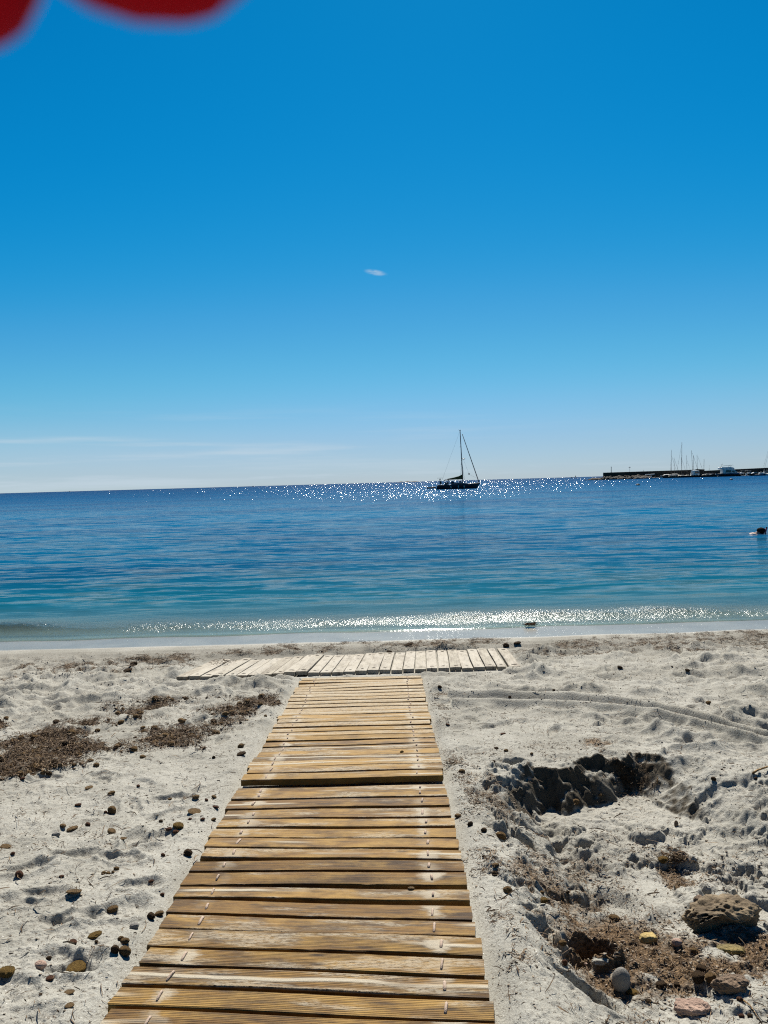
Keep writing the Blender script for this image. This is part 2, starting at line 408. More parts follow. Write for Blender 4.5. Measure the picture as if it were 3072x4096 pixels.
# tyre track curving over the sand towards the right
tp = np.array([on_plane(px, py)[:2] for px, py in ((1800, 2795), (1960, 2797), (2130, 2802), (2300, 2806), (2480, 2822), (2640, 2845), (2800, 2880), (2960, 2925), (3120, 2975))])
tx = np.interp(np.linspace(0, 1, 240), np.linspace(0, 1, len(tp)), tp[:, 0]); ty = np.interp(np.linspace(0, 1, 240), np.linspace(0, 1, len(tp)), tp[:, 1])
td = np.abs(Y - np.interp(X, tx, ty)) * 0.92 + np.where((X < tx[0]) | (X > tx[-1]), 9, 0)
lug = 0.5 + 0.5 * np.sin(X * 2 * math.pi / 0.055 + np.sign(Y - np.interp(X, tx, ty)) * 1.2)
wtr = 0.85 * np.exp(-(td / 0.26) ** 4) * free
H = H * (1 - wtr) + (base_z(Y) + 0.006 * fbm(X * 3, Y * 3, 2, 62)) * wtr
H = np.where(td < 0.5, H + free * (-0.034 * np.exp(-(td / 0.085) ** 4) + 0.050 * np.exp(-((td - 0.16) / 0.055) ** 2) + 0.009 * lug * np.exp(-(td / 0.07) ** 4)), H)
# sand banked along the boards, level ground below them
side = np.exp(-((X - BW_R - 0.06) / 0.06) ** 2) + np.exp(-((X - BW_L + 0.06) / 0.06) ** 2)
H = H + side * free * (0.006 + 0.010 * fbm(X * 2, Y * 3.5, 3, 61))
H = np.where(cover > 0, H * (1 - cover) + (np.where(Y > 7.6, np.minimum(base_z(Y), 0.10) - 0.035, base_z(Y) - 0.040)) * cover, H)
# damp firm sand and the swash zone: almost level with faint undulation
H = H + (1 - beach) * (0.006 * fbm(X * 0.7, Y * 2.0, 2, 71) + 0.0012 * fbm(X * 6, Y * 10, 3, 72))
edge_n = 0.10 * fbm(X * 0.55, Y * 0 + 3.3, 3, 73) + 0.03 * fbm(X * 2.2, Y * 0 + 1.3, 2, 74)
wet = sstep(Y + edge_n, 9.62, 9.74)
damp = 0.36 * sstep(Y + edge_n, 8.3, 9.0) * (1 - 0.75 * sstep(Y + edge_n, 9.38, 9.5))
damp = np.maximum(damp, 1.6 * sstep(np.hypot(*np.gradient(pit, RES)), 0.55, 1.1) * sstep(Y, 3.9, 4.2) * (0.75 + 0.5 * fbm(X * 8, Y * 8, 3, 75)))  # steep pit wall: its shade is painted in through the same mask

def hz(x, y):
    x, y = np.atleast_1d(np.asarray(x, float)), np.atleast_1d(np.asarray(y, float))
    fx = np.clip((x - GX[0]) / RES, 0, len(GX) - 1.001); fy = np.clip((y - GY[0]) / RES, 0, len(GY) - 1.001)
    return samp(H, fx, fy, (x, y))
def samp(A, fx, fy, xy=None):
    ix, iy = fx.astype(int), fy.astype(int); u, v = fx - ix, fy - iy
    z = A[iy, ix] * (1 - u) * (1 - v) + A[iy, ix + 1] * u * (1 - v) + A[iy + 1, ix] * (1 - u) * v + A[iy + 1, ix + 1] * u * v
    if xy is not None:
        x, y = xy
        o = np.clip(np.maximum(np.maximum(GX[0] - x, x - GX[-1]), np.maximum(GY[0] - y, y - GY[-1])) / 0.4, 0, 1)
        z = z * (1 - o) + base_z(y) * o
    return z
def spot(px, py):
    """where the ray through a photograph pixel meets the sand"""
    d = ray(px, py); t = np.linspace(1.2, 13.0, 5000) / d[1]
    x, y, z = d[0] * t, d[1] * t, CAM_H + d[2] * t
    k = np.argmax(z < hz(x, y))
    return Vector((x[k], y[k], float(hz(x[k], y[k])[0])))

# where dead seaweed lies
def band(pts, dz=0.0, soft=0.10, warp=0.10, seed=5): return np.clip(poly_sd(pts, dz, warp, 4.0, seed) / soft + 0.5, 0, 1)
nA, nB = fbm(X * 4, Y * 5, 4, 81), fbm(X * 14, Y * 16, 3, 82)
patch = sstep(nA + 0.5 * nB, -0.25, 0.35)
W_drift = np.maximum(band([(-140, 2990), (60, 2965), (330, 2885), (480, 2838), (600, 2798), (655, 2830), (560, 2872), (430, 2935), (360, 3010), (250, 3080), (60, 3140), (-140, 3120)], soft=0.55, warp=0.22),
          np.maximum(band([(-80, 2880), (50, 2885), (40, 2915), (-80, 2930)]),
                     band([(470, 2990), (560, 2955), (700, 2905), (880, 2855), (1020, 2795), (1110, 2790), (1080, 2850), (960, 2900), (850, 2950), (720, 2995), (560, 3010)], soft=0.5, warp=0.22)))
W_drift = np.maximum(W_drift, 0.42 * band([(-100, 2960), (300, 2860), (640, 2780), (1120, 2770), (1090, 2860), (700, 3030), (300, 3110), (-100, 3150)], soft=0.5, warp=0.2))
W_drift = np.clip(W_drift - 0.32 + 0.80 * (nA + 0.5 * nB), 0, 1) * sstep(W_drift, 0.15, 0.5)
W_line = 1.35 * np.maximum(0.75 * band([(-60, 2690), (300, 2655), (760, 2618), (860, 2640), (780, 2672), (500, 2688), (100, 2705)], warp=0.25),
         np.maximum(0.7 * band([(840, 2622), (1200, 2588), (1700, 2572), (2030, 2560), (2060, 2590), (1600, 2612), (1200, 2620), (870, 2650)], warp=0.2),
                    0.62 * band([(2090, 2600), (2400, 2552), (3140, 2532), (3140, 2600), (2600, 2606), (2300, 2632), (2120, 2640)], warp=0.25))) * sstep(nA * 0.6 + 0.8 * nB, -0.18, 0.35)
W_side = 0.75 * band([(1705, 2720), (1765, 2720), (1900, 3100), (2000, 3500), (2090, 4140), (1985, 4140), (1885, 3500), (1775, 3100)], warp=0.12) * patch
W_side = np.maximum(W_side, 0.5 * band([(410, 3950), (470, 3930), (380, 4140), (270, 4140)]) * patch)
W_pit = band([(2060, 3460), (2200, 3580), (2400, 3640), (2650, 3690), (3140, 3680), (3140, 3880), (2950, 3950), (2600, 3990), (2400, 3960), (2260, 3880), (2160, 3720), (2030, 3560)], -0.15, 0.30, 0.16) * sstep(nA + 0.4 * nB, -0.6, 0.0)
W_pit = np.maximum(W_pit, 0.6 * bank * patch)
W_pit = np.maximum(W_pit, 0.50 * band([(2130, 3560), (3150, 3560), (3150, 4150), (2560, 4150), (2280, 3960)], -0.14, 0.4, 0.2) * sstep(nA + 0.8 * nB, -0.1, 0.35))
W_pit = np.maximum(W_pit, 0.35 * churn * patch)
W_pit = np.maximum(W_pit, 0.75 * band([(2300, 2935), (2450, 2962), (2640, 3040), (2660, 3075), (2520, 3065), (2330, 3005)], warp=0.08) * patch)
W_pit = np.maximum(W_pit, 0.35 * band([(1780, 2930), (2100, 2960), (2400, 3000), (2150, 3060), (1900, 3110)], warp=0.15) * patch)
W_pit = np.maximum(W_pit, 0.8 * band([(2620, 3400), (2720, 3380), (2800, 3460), (2790, 3490), (2680, 3470)], -0.12, 0.05, 0.05))
W_loose = 0.08 + 0.25 * sstep(nA + 0.4 * nB, 0.15, 0.6)
gone = (1 - cover) * (1 - wet)
W_drift, W_line, W_side, W_pit, W_loose = (a * gone for a in (W_drift, W_line, W_side, W_pit, W_loose * beach))
H = H + 0.022 * W_drift * (0.6 + 0.8 * np.maximum(0, nB)) + 0.010 * W_line * np.maximum(0, nB) + 0.014 * W_pit * np.maximum(0, nB)
litter = np.clip(np.maximum.reduce([W_drift * 0.85, W_line * 0.55, W_side * 0.5, W_pit * 0.80]), 0, 1)

# the beach sheet: fine where the sand is near, coarse far to the sides and behind
rows = [1.25]
while rows[-1] < 11.4:
    y = rows[-1]; rows.append(y + max(0.004, y * y / (740 * 1.5) / (2.4 if 4.1 < y < 5.1 else 1.5)))
ys = np.array([-200, -120, -60, -30, -15, -8, -4, -2, -0.5, 0.4, 0.9, 1.1] + rows + list(np.linspace(11.6, 14, 10)) + [16, 20, 26, 34, 45, 60])
u_in = np.linspace(-0.86, 0.86, 1330)
u_out = 0.86 + np.array([.004, .01, .02, .04, .07, .11, .16, .22, .3, .4, .55, .8, 1.2, 1.8, 2.8, 4.5, 7, 12])
us = np.concatenate([-u_out[::-1], u_in, u_out])
wy_ = np.maximum(np.abs(ys), 1.25)
BX = us[None, :] * wy_[:, None]; BY = np.repeat(ys[:, None], len(us), 1)
def grid_faces(nr, nc):
    i = (np.arange(nr - 1)[:, None] * nc + np.arange(nc - 1)[None, :]).ravel()
    return np.stack([i, i + 1, i + nc + 1, i + nc], 1)
bx, by = BX.ravel(), BY.ravel()
bz = hz(bx, by)
me = mesh('sand', np.stack([bx, by, bz], 1), grid_faces(*BX.shape))
fx = np.clip((bx - GX[0]) / RES, 0, len(GX) - 1.001); fy = np.clip((by - GY[0]) / RES, 0, len(GY) - 1.001)
outm = ((bx < GX[0]) | (bx > GX[-1]) | (by < GY[0]) | (by > GY[-1]))
colr = np.zeros((len(bx), 4), dtype=np.float32); colr[:, 3] = 1
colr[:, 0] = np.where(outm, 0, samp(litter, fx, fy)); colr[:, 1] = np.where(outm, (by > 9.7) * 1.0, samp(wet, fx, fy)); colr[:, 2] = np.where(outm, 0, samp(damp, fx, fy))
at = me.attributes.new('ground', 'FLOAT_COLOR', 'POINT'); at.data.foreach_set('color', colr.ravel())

m = Mat('sand_material'); c = m.coord()
a = m.attr('ground')['Color']
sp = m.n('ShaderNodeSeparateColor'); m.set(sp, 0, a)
lit_, wet_, dmp_shade = sp.outputs[0], sp.outputs[1], sp.outputs[2]
big = m.noise(c, 1.6, 4, 0.6); fine = m.noise(c, 210.0, 3, 0.7); mid = m.noise(c, 24.0, 5, 0.65)
sand = m.mix(m.smooth(big, 0.35, 0.65), (0.275, 0.265, 0.230, 1), (0.355, 0.343, 0.302, 1))
sand = m.mix(m.smooth(fine, 0.30, 0.72), m.mix(0.5, sand, (0.125, 0.105, 0.08, 1)), sand)
sand = m.mix(m.math('MULTIPLY', m.smooth(mid, 0.58, 0.72), 0.35), sand, (0.15, 0.122, 0.088, 1))
grit = m.math('MAXIMUM', m.smooth(m.noise(c, 85.0, 3, 0.65), 0.595, 0.65), m.math('MULTIPLY', m.smooth(m.noise(m.map(c, loc=(9, 4, 1)), 36.0, 5, 0.75), 0.60, 0.66), 0.7))
sand = m.mix(m.math('MULTIPLY', grit, 0.8), sand, (0.07, 0.052, 0.036, 1))
grit2 = m.smooth(m.noise(m.map(c, loc=(3.3, 1.7, 0)), 120.0, 2, 0.6), 0.70, 0.72)
sand = m.mix(m.math('MULTIPLY', grit2, 0.8), sand, (0.62, 0.60, 0.57, 1))
brown = m.mix(m.smooth(m.noise(c, 60.0, 4, 0.7), 0.35, 0.65), (0.050, 0.030, 0.016, 1), (0.200, 0.132, 0.075, 1))
lf = m.smooth(m.math('ADD', lit_, m.math('MULTIPLY', m.math('SUBTRACT', m.noise(c, 40.0, 4, 0.7), 0.5), 0.9)), 0.22, 0.75)
colo = m.mix(lf, sand, brown)
colo = m.mix(dmp_shade, colo, m.mix(1.0, colo, (0.24, 0.21, 0.175, 1), 'MULTIPLY'))  # darkens the moist shore sand, and paints the shade of the pit wall
colo = m.mix(wet_, colo, m.mix(1.0, colo, (0.68, 0.65, 0.60, 1), 'MULTIPLY'))
h = m.math('ADD', m.math('MULTIPLY', fine, 0.35), m.math('ADD', m.math('MULTIPLY', m.noise(c, 70.0, 4, 0.65), 0.8), m.math('MULTIPLY', lf, m.noise(c, 130.0, 3, 0.7))))
dry = m.math('SUBTRACT', 1.0, wet_)
nrm = m.bump(m.math('MULTIPLY', h, m.math('ADD', m.math('MULTIPLY', dry, 0.97), 0.03)), 0.008, 1.0)
rgh = m.math('SUBTRACT', 0.93, m.math('MULTIPLY', wet_, 0.66))
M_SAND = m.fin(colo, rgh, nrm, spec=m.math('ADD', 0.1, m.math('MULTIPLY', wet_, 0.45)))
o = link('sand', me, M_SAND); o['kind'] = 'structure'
tag(o, 'pale grey trampled sand sloping down to the water', 'sand', kind='structure')

# ================================================================== SEA
srow = [10.28]
while srow[-1] < 75: y = srow[-1]; srow.append(y + max(0.012, y * y / (740 * CAM_H) / 2.6))
while srow[-1] < 40000: srow.append(srow[-1] * 1.035)
sy = np.array(srow)
u_in = np.linspace(-0.86, 0.86, 1000)
us = np.concatenate([-u_out[::-1], u_in, u_out])
SX = us[None, :] * sy[:, None]; SY = np.repeat(sy[:, None], len(us), 1)
drow = np.gradient(sy)[:, None]; dcol = sy[:, None] * 0.0016
SZ = np.zeros_like(SX)
r2 = np.random.default_rng(5)
near = sstep(SY, 11.3, 16)
env = np.minimum(0.65 + 0.5 * fbm(SX * 0.12, SY * 0.07, 3, 91), 0.75)
for k in range(64):
    lam = 0.26 * (12.0 ** (k / 63.0)) * r2.uniform(0.9, 1.1)
    th = r2.normal(0.10, 0.33); kk = 2 * math.pi / lam
    ph = r2.uniform(0, 6.28)
    amp = 0.0033 * lam ** 0.95
    fade = (1 - 0.78 * sstep(SY, 12.3, 17)) * np.clip(lam / (2.2 * drow) - 0.4, 0, 1) * np.clip(lam / (max(abs(math.sin(th)), 0.1) * 2.2 * dcol) - 0.4, 0, 1)
    arg = kk * (SY * math.cos(th) + SX * math.sin(th)) + ph + 1.3 * fbm(SX * 0.35 / max(lam, .6), SY * 0.35 / max(lam, .6), 2, 100 + k)
    w = np.sin(arg)
    SZ += amp * fade * w * env
SZ *= near
# the little breaking wave at the edge
cl_ = 10.97 + 0.30 * fbm(SX[0:1] * 0 + SX * 0.28, SX * 0 + 2.0, 3, 95) - 0.02 * SX
dd = SY - cl_
hump = np.where(dd < 0, np.exp(-(dd / 0.20) ** 2), np.exp(-(dd / 0.55) ** 2)) * (0.7 + 0.9 * fbm(SX * 0.5, SY * 0, 3, 96))
SZ += 0.085 * np.clip(hump, 0, 2)
chop = np.exp(-((SY - cl_ - 0.02) / (0.50 + 0.22 * fbm(SX * 0.8, SY * 0 + 4, 2, 93))) ** 2) * np.clip(0.95 + 0.6 * fbm(SX * 1.1, SY * 0 + 8, 3, 92), 0.5, 1.2) * (0.62 + 0.30 * sstep(SX, -4.5, 0.5))
wxs = SX + 0.05 * fbm(SX * 5, SY * 5, 2, 97)
SZ += chop * (0.020 * fbm(wxs * 5, SY * 7, 4, 98, 0.65))
lip = 0.06 * fbm(SX * 0.9, SX * 0 + 5, 3, 94) + 10.40
SZ = np.where(SY < 11, SZ * sstep(SY, 10.3, 10.7) + (base_z(SY) + 0.016 - 0.03 * (1 - sstep(SY, lip - 0.05, lip + 0.02))) * (1 - sstep(SY, 10.3, 10.8)), SZ)
me = mesh('sea', np.stack([SX.ravel(), SY.ravel(), SZ.ravel()], 1), grid_faces(*SX.shape))
sc_ = np.zeros((SX.size, 4), dtype=np.float32); sc_[:, 3] = 1
edge = 0.25 * fbm(SX * 0.5, SY * 0.7, 3, 99)
sc_[:, 0] = (sstep(SY + edge, 10.2, 13.6) * 0.9 + 0.1).ravel()                   # how deep it looks
sc_[:, 1] = np.clip(chop * 1.15, 0, 1).ravel()                                   # lively water in the breaking wave
sc_[:, 2] = sstep(np.log(SY), math.log(40), math.log(300)).ravel()    # wind ripples, stronger offshore
at = me.attributes.new('water', 'FLOAT_COLOR', 'POINT'); at.data.foreach_set('color', sc_.ravel())
m = Mat('sea_material'); c = m.coord()
m.t.nodes.remove(m.b)
sp = m.n('ShaderNodeSeparateColor'); m.set(sp, 0, m.attr('water')['Color'])
deep, brk, wind = sp.outputs
n1 = m.noise(m.map(c, (2.4, 5.0, 1)), 1.0, 3, 0.6); n2 = m.noise(m.map(c, (7, 13, 1)), 1.0, 3, 0.6); n3_ = m.noise(m.map(c, (24, 34, 1)), 1.0, 2, 0.6)
hh = m.math('ADD', m.math('MULTIPLY', n1, 0.008), m.math('ADD', m.math('MULTIPLY', n2, 0.0035), m.math('MULTIPLY', n3_, m.math('MULTIPLY', brk, 0.022))))
nb = m.bump(hh, 1.0, 1.0)
sepx = m.n('ShaderNodeSeparateXYZ'); m.set(sepx, 0, c)
far_ = m.smooth(sepx.outputs['Y'], 11.6, 15.0)
# wind ripples too small to model: every facet gets its own slope, steeper offshore
rip = m.noise(m.map(c, (4.0, 6.5, 1)), 1.0, 2, 0.6, out=1)
sub = m.n('ShaderNodeVectorMath', operation='SUBTRACT'); m.set(sub, 0, rip); m.set(sub, 1, (0.5, 0.5, 0.5))
slp = m.n('ShaderNodeVectorMath', operation='MULTIPLY'); m.set(slp, 0, sub.outputs[0]); m.set(slp, 1, (2.3, 4.2, 0.0))
wsc = m.n('ShaderNodeVectorMath', operation='SCALE'); m.set(wsc, 0, slp.outputs[0]); m.set(wsc, 3, wind)
swl = m.noise(m.map(c, (0.42, 2.1, 1), rot=(0, 0, 0.05)), 1.0, 4, 0.58, out=1)
sw1 = m.n('ShaderNodeVectorMath', operation='SUBTRACT'); m.set(sw1, 0, swl); m.set(sw1, 1, (0.5, 0.5, 0.5))
sw2 = m.n('ShaderNodeVectorMath', operation='MULTIPLY'); m.set(sw2, 0, sw1.outputs[0]); m.set(sw2, 1, (0.5, 2.3, 0.0))
sw3 = m.n('ShaderNodeVectorMath', operation='SCALE'); m.set(sw3, 0, sw2.outputs[0]); m.set(sw3, 3, far_)
swf = m.noise(m.map(c, (1.4, 7.0, 1), rot=(0, 0, -0.04)), 1.0, 4, 0.62, out=1)
sf1 = m.n('ShaderNodeVectorMath', operation='SUBTRACT'); m.set(sf1, 0, swf); m.set(sf1, 1, (0.5, 0.5, 0.5))
sf2 = m.n('ShaderNodeVectorMath', operation='MULTIPLY'); m.set(sf2, 0, sf1.outputs[0]); m.set(sf2, 1, (0.35, 1.3, 0.0))
sf3 = m.n('ShaderNodeVectorMath', operation='SCALE'); m.set(sf3, 0, sf2.outputs[0]); m.set(sf3, 3, m.math('MULTIPLY', far_, m.smooth(sepx.outputs['Y'], 55.0, 22.0)))
sf4 = m.n('ShaderNodeVectorMath', operation='ADD'); m.set(sf4, 0, sw3.outputs[0]); m.set(sf4, 1, sf3.outputs[0])
# steepness limit: ripple faces never tip further than this towards the beach
lim = m.n('ShaderNodeVectorMath', operation='MAXIMUM'); m.set(lim, 0, sf4.outputs[0]); m.set(lim, 1, (-1.0, -0.17, -1.0))
sw4 = m.n('ShaderNodeVectorMath', operation='ADD'); m.set(sw4, 0, wsc.outputs[0]); m.set(sw4, 1, lim.outputs[0])
adn = m.n('ShaderNodeVectorMath', operation='ADD'); m.set(adn, 0, nb); m.set(adn, 1, sw4.outputs[0])
nor = m.n('ShaderNodeVectorMath', operation='NORMALIZE'); m.set(nor, 0, adn.outputs[0])
nrm = nor.outputs[0]
patchy = m.smooth(m.noise(m.map(c, (0.035, 0.11, 1)), 1.0, 4, 0.6, dist=0.6), 0.42, 0.62)
sepx = m.n('ShaderNodeSeparateXYZ'); m.set(sepx, 0, c)
dist = m.math('LOGARITHM', m.math('MAXIMUM', sepx.outputs['Y'], 1.0), 10.0)
body = m.ramp(m.math('DIVIDE', dist, 4.0), [(0.258, (0.05, 0.088, 0.08)), (0.285, (0.003, 0.062, 0.092)), (0.33, (0.001, 0.055, 0.112)), (0.42, (0.001, 0.072, 0.150)), (0.55, (0.001, 0.058, 0.145)), (0.70, (0.001, 0.040, 0.115)), (1.0, (0.001, 0.024, 0.084))])
body = m.mix(m.math('MULTIPLY', patchy, m.smooth(dist, 1.12, 1.3)), body, m.mix(1.0, body, (0.68, 0.62, 0.74, 1), 'MULTIPLY'))
dif = m.n('ShaderNodeBsdfDiffuse'); m.set(dif, 0, body)
tr = m.n('ShaderNodeBsdfTransparent'); m.set(tr, 0, (0.80, 0.93, 0.92, 1))
mx = m.n('ShaderNodeMixShader'); m.set(mx, 0, deep); m.set(mx, 1, tr.outputs[0]); m.set(mx, 2, dif.outputs[0])
gl = m.n('ShaderNodeBsdfGlossy'); m.set(gl, 'Color', (1, 1, 1, 1)); m.set(gl, 'Roughness', m.math('ADD', 0.10, m.math('MULTIPLY', brk, 0.10))); m.set(gl, 'Normal', nrm)
fr = m.n('ShaderNodeFresnel'); m.set(fr, 0, 1.33); m.set(fr, 1, nrm)
m2 = m.n('ShaderNodeMixShader'); m.set(m2, 0, m.math('MULTIPLY', fr.outputs[0], m.math('SUBTRACT', 0.60, m.math('MULTIPLY', wind, 0.28)))); m.set(m2, 1, mx.outputs[0]); m.set(m2, 2, gl.outputs[0])
m.t.links.new(m2.outputs[0], m.out.inputs[0])
o = link('sea', me, m.m)
tag(o, 'blue rippled sea with sun glitter reaching to the horizon', 'sea', kind='structure')

# ================================================================== BOARDWALK
def wood(name, dark, midc, pale, dust, kind=0):
    m = Mat(name); c = m.coord(); oi = m.n('ShaderNodeObjectInfo')
    sc_ = m.n('ShaderNodeSeparateColor'); m.set(sc_, 0, oi.outputs['Color'])
    dusty, groove, tone = sc_.outputs
    rnd = oi.outputs['Random']
    cb = m.n('ShaderNodeCombineXYZ'); m.set(cb, 0, m.math('MULTIPLY', rnd, 37.0)); m.set(cb, 1, m.math('MULTIPLY', rnd, 91.0)); m.set(cb, 2, m.math('MULTIPLY', rnd, 17.0))
    ad = m.n('ShaderNodeVectorMath', operation='ADD'); m.set(ad, 0, c); m.set(ad, 1, cb.outputs[0]); p = ad.outputs[0]
    g1 = m.noise(m.map(p, (3.6, 80, 20)), 1.0, 6, 0.74, dist=0.8); g2 = m.noise(m.map(p, (6, 190, 60)), 1.0, 3, 0.6)
    blotch = m.noise(m.map(p, (5.0, 12, 5)), 1.0, 5, 0.68)
    col = m.mix(m.smooth(m.math('ADD', g1, m.math('MULTIPLY', m.math('SUBTRACT', m.noise(m.map(p, (1.6, 9, 3)), 1.0, 5, 0.7), 0.5), 0.9)), 0.34, 0.66), (*dark, 1), (*midc, 1))
    col = m.mix(m.math('MULTIPLY', m.smooth(m.math('ADD', blotch, m.math('MULTIPLY', tone, 0.3)), 0.48, 0.85), 0.85), col, (*pale, 1))
    col = m.mix(m.math('MULTIPLY', m.smooth(g2, 0.56, 0.70), 0.6), col, (dark[0] * .45, dark[1] * .45, dark[2] * .45, 1))
    # knots
    vo = m.n('ShaderNodeTexVoronoi', feature='F1'); m.set(vo, 'Vector', m.map(p, (3.4, 12, 1))); m.set(vo, 'Scale', 1.0)
    kn = m.smooth(m.math('ADD', vo.outputs['Distance'], m.math('MULTIPLY', g2, 0.10)), 0.20, 0.10)
    col = m.mix(m.math('MULTIPLY', kn, 0.75), col, (dark[0] * .35, dark[1] * .32, dark[2] * .35, 1))
    xyz = m.n('ShaderNodeSeparateXYZ'); m.set(xyz, 0, c)
    # sand lying on the boards: long streaks and pale patches round the rope loops
    st = m.noise(m.map(p, (2.0, 10, 0.1)), 1.0, 5, 0.62)
    wav = m.math('SUBTRACT', xyz.outputs['Y'], m.math('MULTIPLY', m.math('SUBTRACT', m.noise(m.map(p, (1.7, 0.1, 0.1)), 1.0, 3), 0.5), 0.085))
    streak = m.math('MULTIPLY', m.smooth(m.math('ABSOLUTE', m.math('ADD', wav, m.math('MULTIPLY', m.math('SUBTRACT', rnd, 0.5), 0.03))), 0.016, 0.004), m.smooth(m.math('ADD', m.noise(m.map(p, (1.3, 0.1, 0.2)), 1.0, 2), m.math('MULTIPLY', dusty, 0.20)), 0.64, 0.74))
    lx = m.math('SUBTRACT', m.math('ABSOLUTE', xyz.outputs['X']), 0.455)
    rr = m.math('SQRT', m.math('ADD', m.math('POWER', m.math('MULTIPLY', lx, 1.0), 2.0), m.math('POWER', m.math('MULTIPLY', xyz.outputs['Y'], 0.62), 2.0)))
    halo = m.smooth(m.math('ADD', rr, m.math('MULTIPLY', m.math('SUBTRACT', blotch, 0.5), 0.22)), 0.060, 0.010)
    fd = m.math('MULTIPLY', m.smooth(m.math('ADD', st, m.math('MULTIPLY', m.math('SUBTRACT', dusty, 0.5), 0.30)), 0.54, 0.66), m.smooth(m.noise(m.map(p, (40, 90, 1)), 1.0, 3, 0.7), 0.25, 0.60))
    top = m.smooth(xyz.outputs['Z'], -0.008, -0.002)
    sandf = m.math('MULTIPLY', m.math('MAXIMUM', m.math('MAXIMUM', m.math('MULTIPLY', fd, 0.58), streak if kind == 0 else 0.0), m.math('MULTIPLY', m.math('MULTIPLY', halo, m.smooth(m.noise(m.map(p, (2, 2, 2)), 1.0, 1), 0.38, 0.62)), 0.85 if kind == 0 else 0.0)), top)
    grain = m.noise(c, 230.0, 2, 0.7)
    col = m.mix(sandf, col, m.mix(grain, (0.33, 0.29, 0.23, 1), (*dust, 1)))
    rib = m.math('MULTIPLY', m.math('SINE', m.math('MULTIPLY', xyz.outputs['Y'], 2 * math.pi / 0.0085)), groove)
    hgt = m.math('ADD', m.math('MULTIPLY', m.math('MULTIPLY', rib, m.math('SUBTRACT', 1.0, sandf)), 0.3), m.math('ADD', m.math('MULTIPLY', g1, 0.9), m.math('ADD', m.math('MULTIPLY', g2, 0.5), m.math('MULTIPLY', sandf, m.math('ADD', 0.8, grain)))))
    col = m.mix(m.math('MULTIPLY', m.math('MULTIPLY', m.smooth(rib, -0.2, -0.9), m.math('SUBTRACT', 1.0, sandf)), 0.28), col, (dark[0] * .3, dark[1] * .3, dark[2] * .3, 1))
    return m.fin(col, 0.72, m.bump(hgt, 0.0035, 1.0), spec=0.25)
M_WOOD = wood('weathered_deck_wood', (0.036, 0.017, 0.004), (0.148, 0.073, 0.011), (0.275, 0.158, 0.034), (0.34, 0.290, 0.205))
M_PALE = wood('bleached_deck_wood', (0.15, 0.12, 0.085), (0.275, 0.24, 0.18), (0.35, 0.31, 0.25), (0.37, 0.345, 0.30), 1)
m = Mat('rope_material'); c = m.coord()
M_ROPE = m.fin(m.mix(m.noise(c, 90, 3), (0.20, 0.13, 0.09, 1), (0.40, 0.31, 0.24, 1)), 0.9, m.bump(m.noise(c, 160, 2), 0.003))
M_SLOT_SHADE = weathered('slot_shade_material', (0.03, 0.022, 0.018), (0.012, 0.010, 0.009), 60, 0.95, 0.05)  # near black, painted as the shade inside the rope holes

def plank_mesh(L, W, T, seed):
    r = np.random.default_rng(seed)
    b = 0.004
    prof = [(-W / 2, -T), (W / 2, -T), (W / 2, -T * .5), (W / 2, -b), (W / 2 - b * .4, -b * .35), (W / 2 - b, 0), (W / 4, 0.0004), (0, 0.0008), (-W / 4, 0.0004), (-W / 2 + b, 0), (-W / 2 + b * .4, -b * .35), (-W / 2, -b), (-W / 2, -T * .5)]
    N = 26
    bow, cup, twist = r.normal(0, 0.0022), r.normal(0, 0.0012), r.normal(0, 0.006)
    secs = []
    chips = r.uniform(-1, 1, (N + 1, 2))
    for i in range(N + 1):
        t = i / N * 2 - 1; x = t * L / 2
        sec = []
        for (y, z) in prof:
            e = 0.0
            if abs(y) > W / 2 - b * 1.2: e = 0.0010 * chips[i][0 if y < 0 else 1] - (0.004 if (chips[i][0 if y < 0 else 1] > 0.93) else 0)
            yy = y + math.copysign(e, y) + bow * (1 - t * t) + 0.0012 * math.sin(3 * t + seed)
            zz = z - cup * (2 * y / W) ** 2 + twist * t * y + 0.0012 * math.sin(4.1 * t + seed)
            sec.append((x + (0.0015 * r.normal() if i in (0, N) else 0), yy, zz))
        secs.append(sec)
    mb = MB().loft(secs, True, True)
    return mesh('plank', mb.v, mb.f, False)
_pm = {}
loop_v = MB().loft([[(0.0055 * math.cos(a) * k, y, 0.0052 * math.sin(a) * k + zz) for a in np.linspace(0, 2 * math.pi, 9)[:-1]] for y, zz, k in ((-0.031, -0.006, .75), (-0.027, 0.000, 1), (-0.012, 0.0035, 1.05), (0.008, 0.0040, 1), (0.024, 0.0015, 1.05), (0.031, -0.006, .8))])
LOOP = mesh('rope_loop', loop_v.v, loop_v.f, True); LOOP.materials.append(M_ROPE)
slot_v = MB().ball((0, 0, -0.0030), (0.013, 0.030, 0.0068), 12, 6)  # raised dark oval standing in for a shaded hole
SLOT = mesh('slot_shade', slot_v.v, slot_v.f, True); SLOT.materials.append(M_SLOT_SHADE)
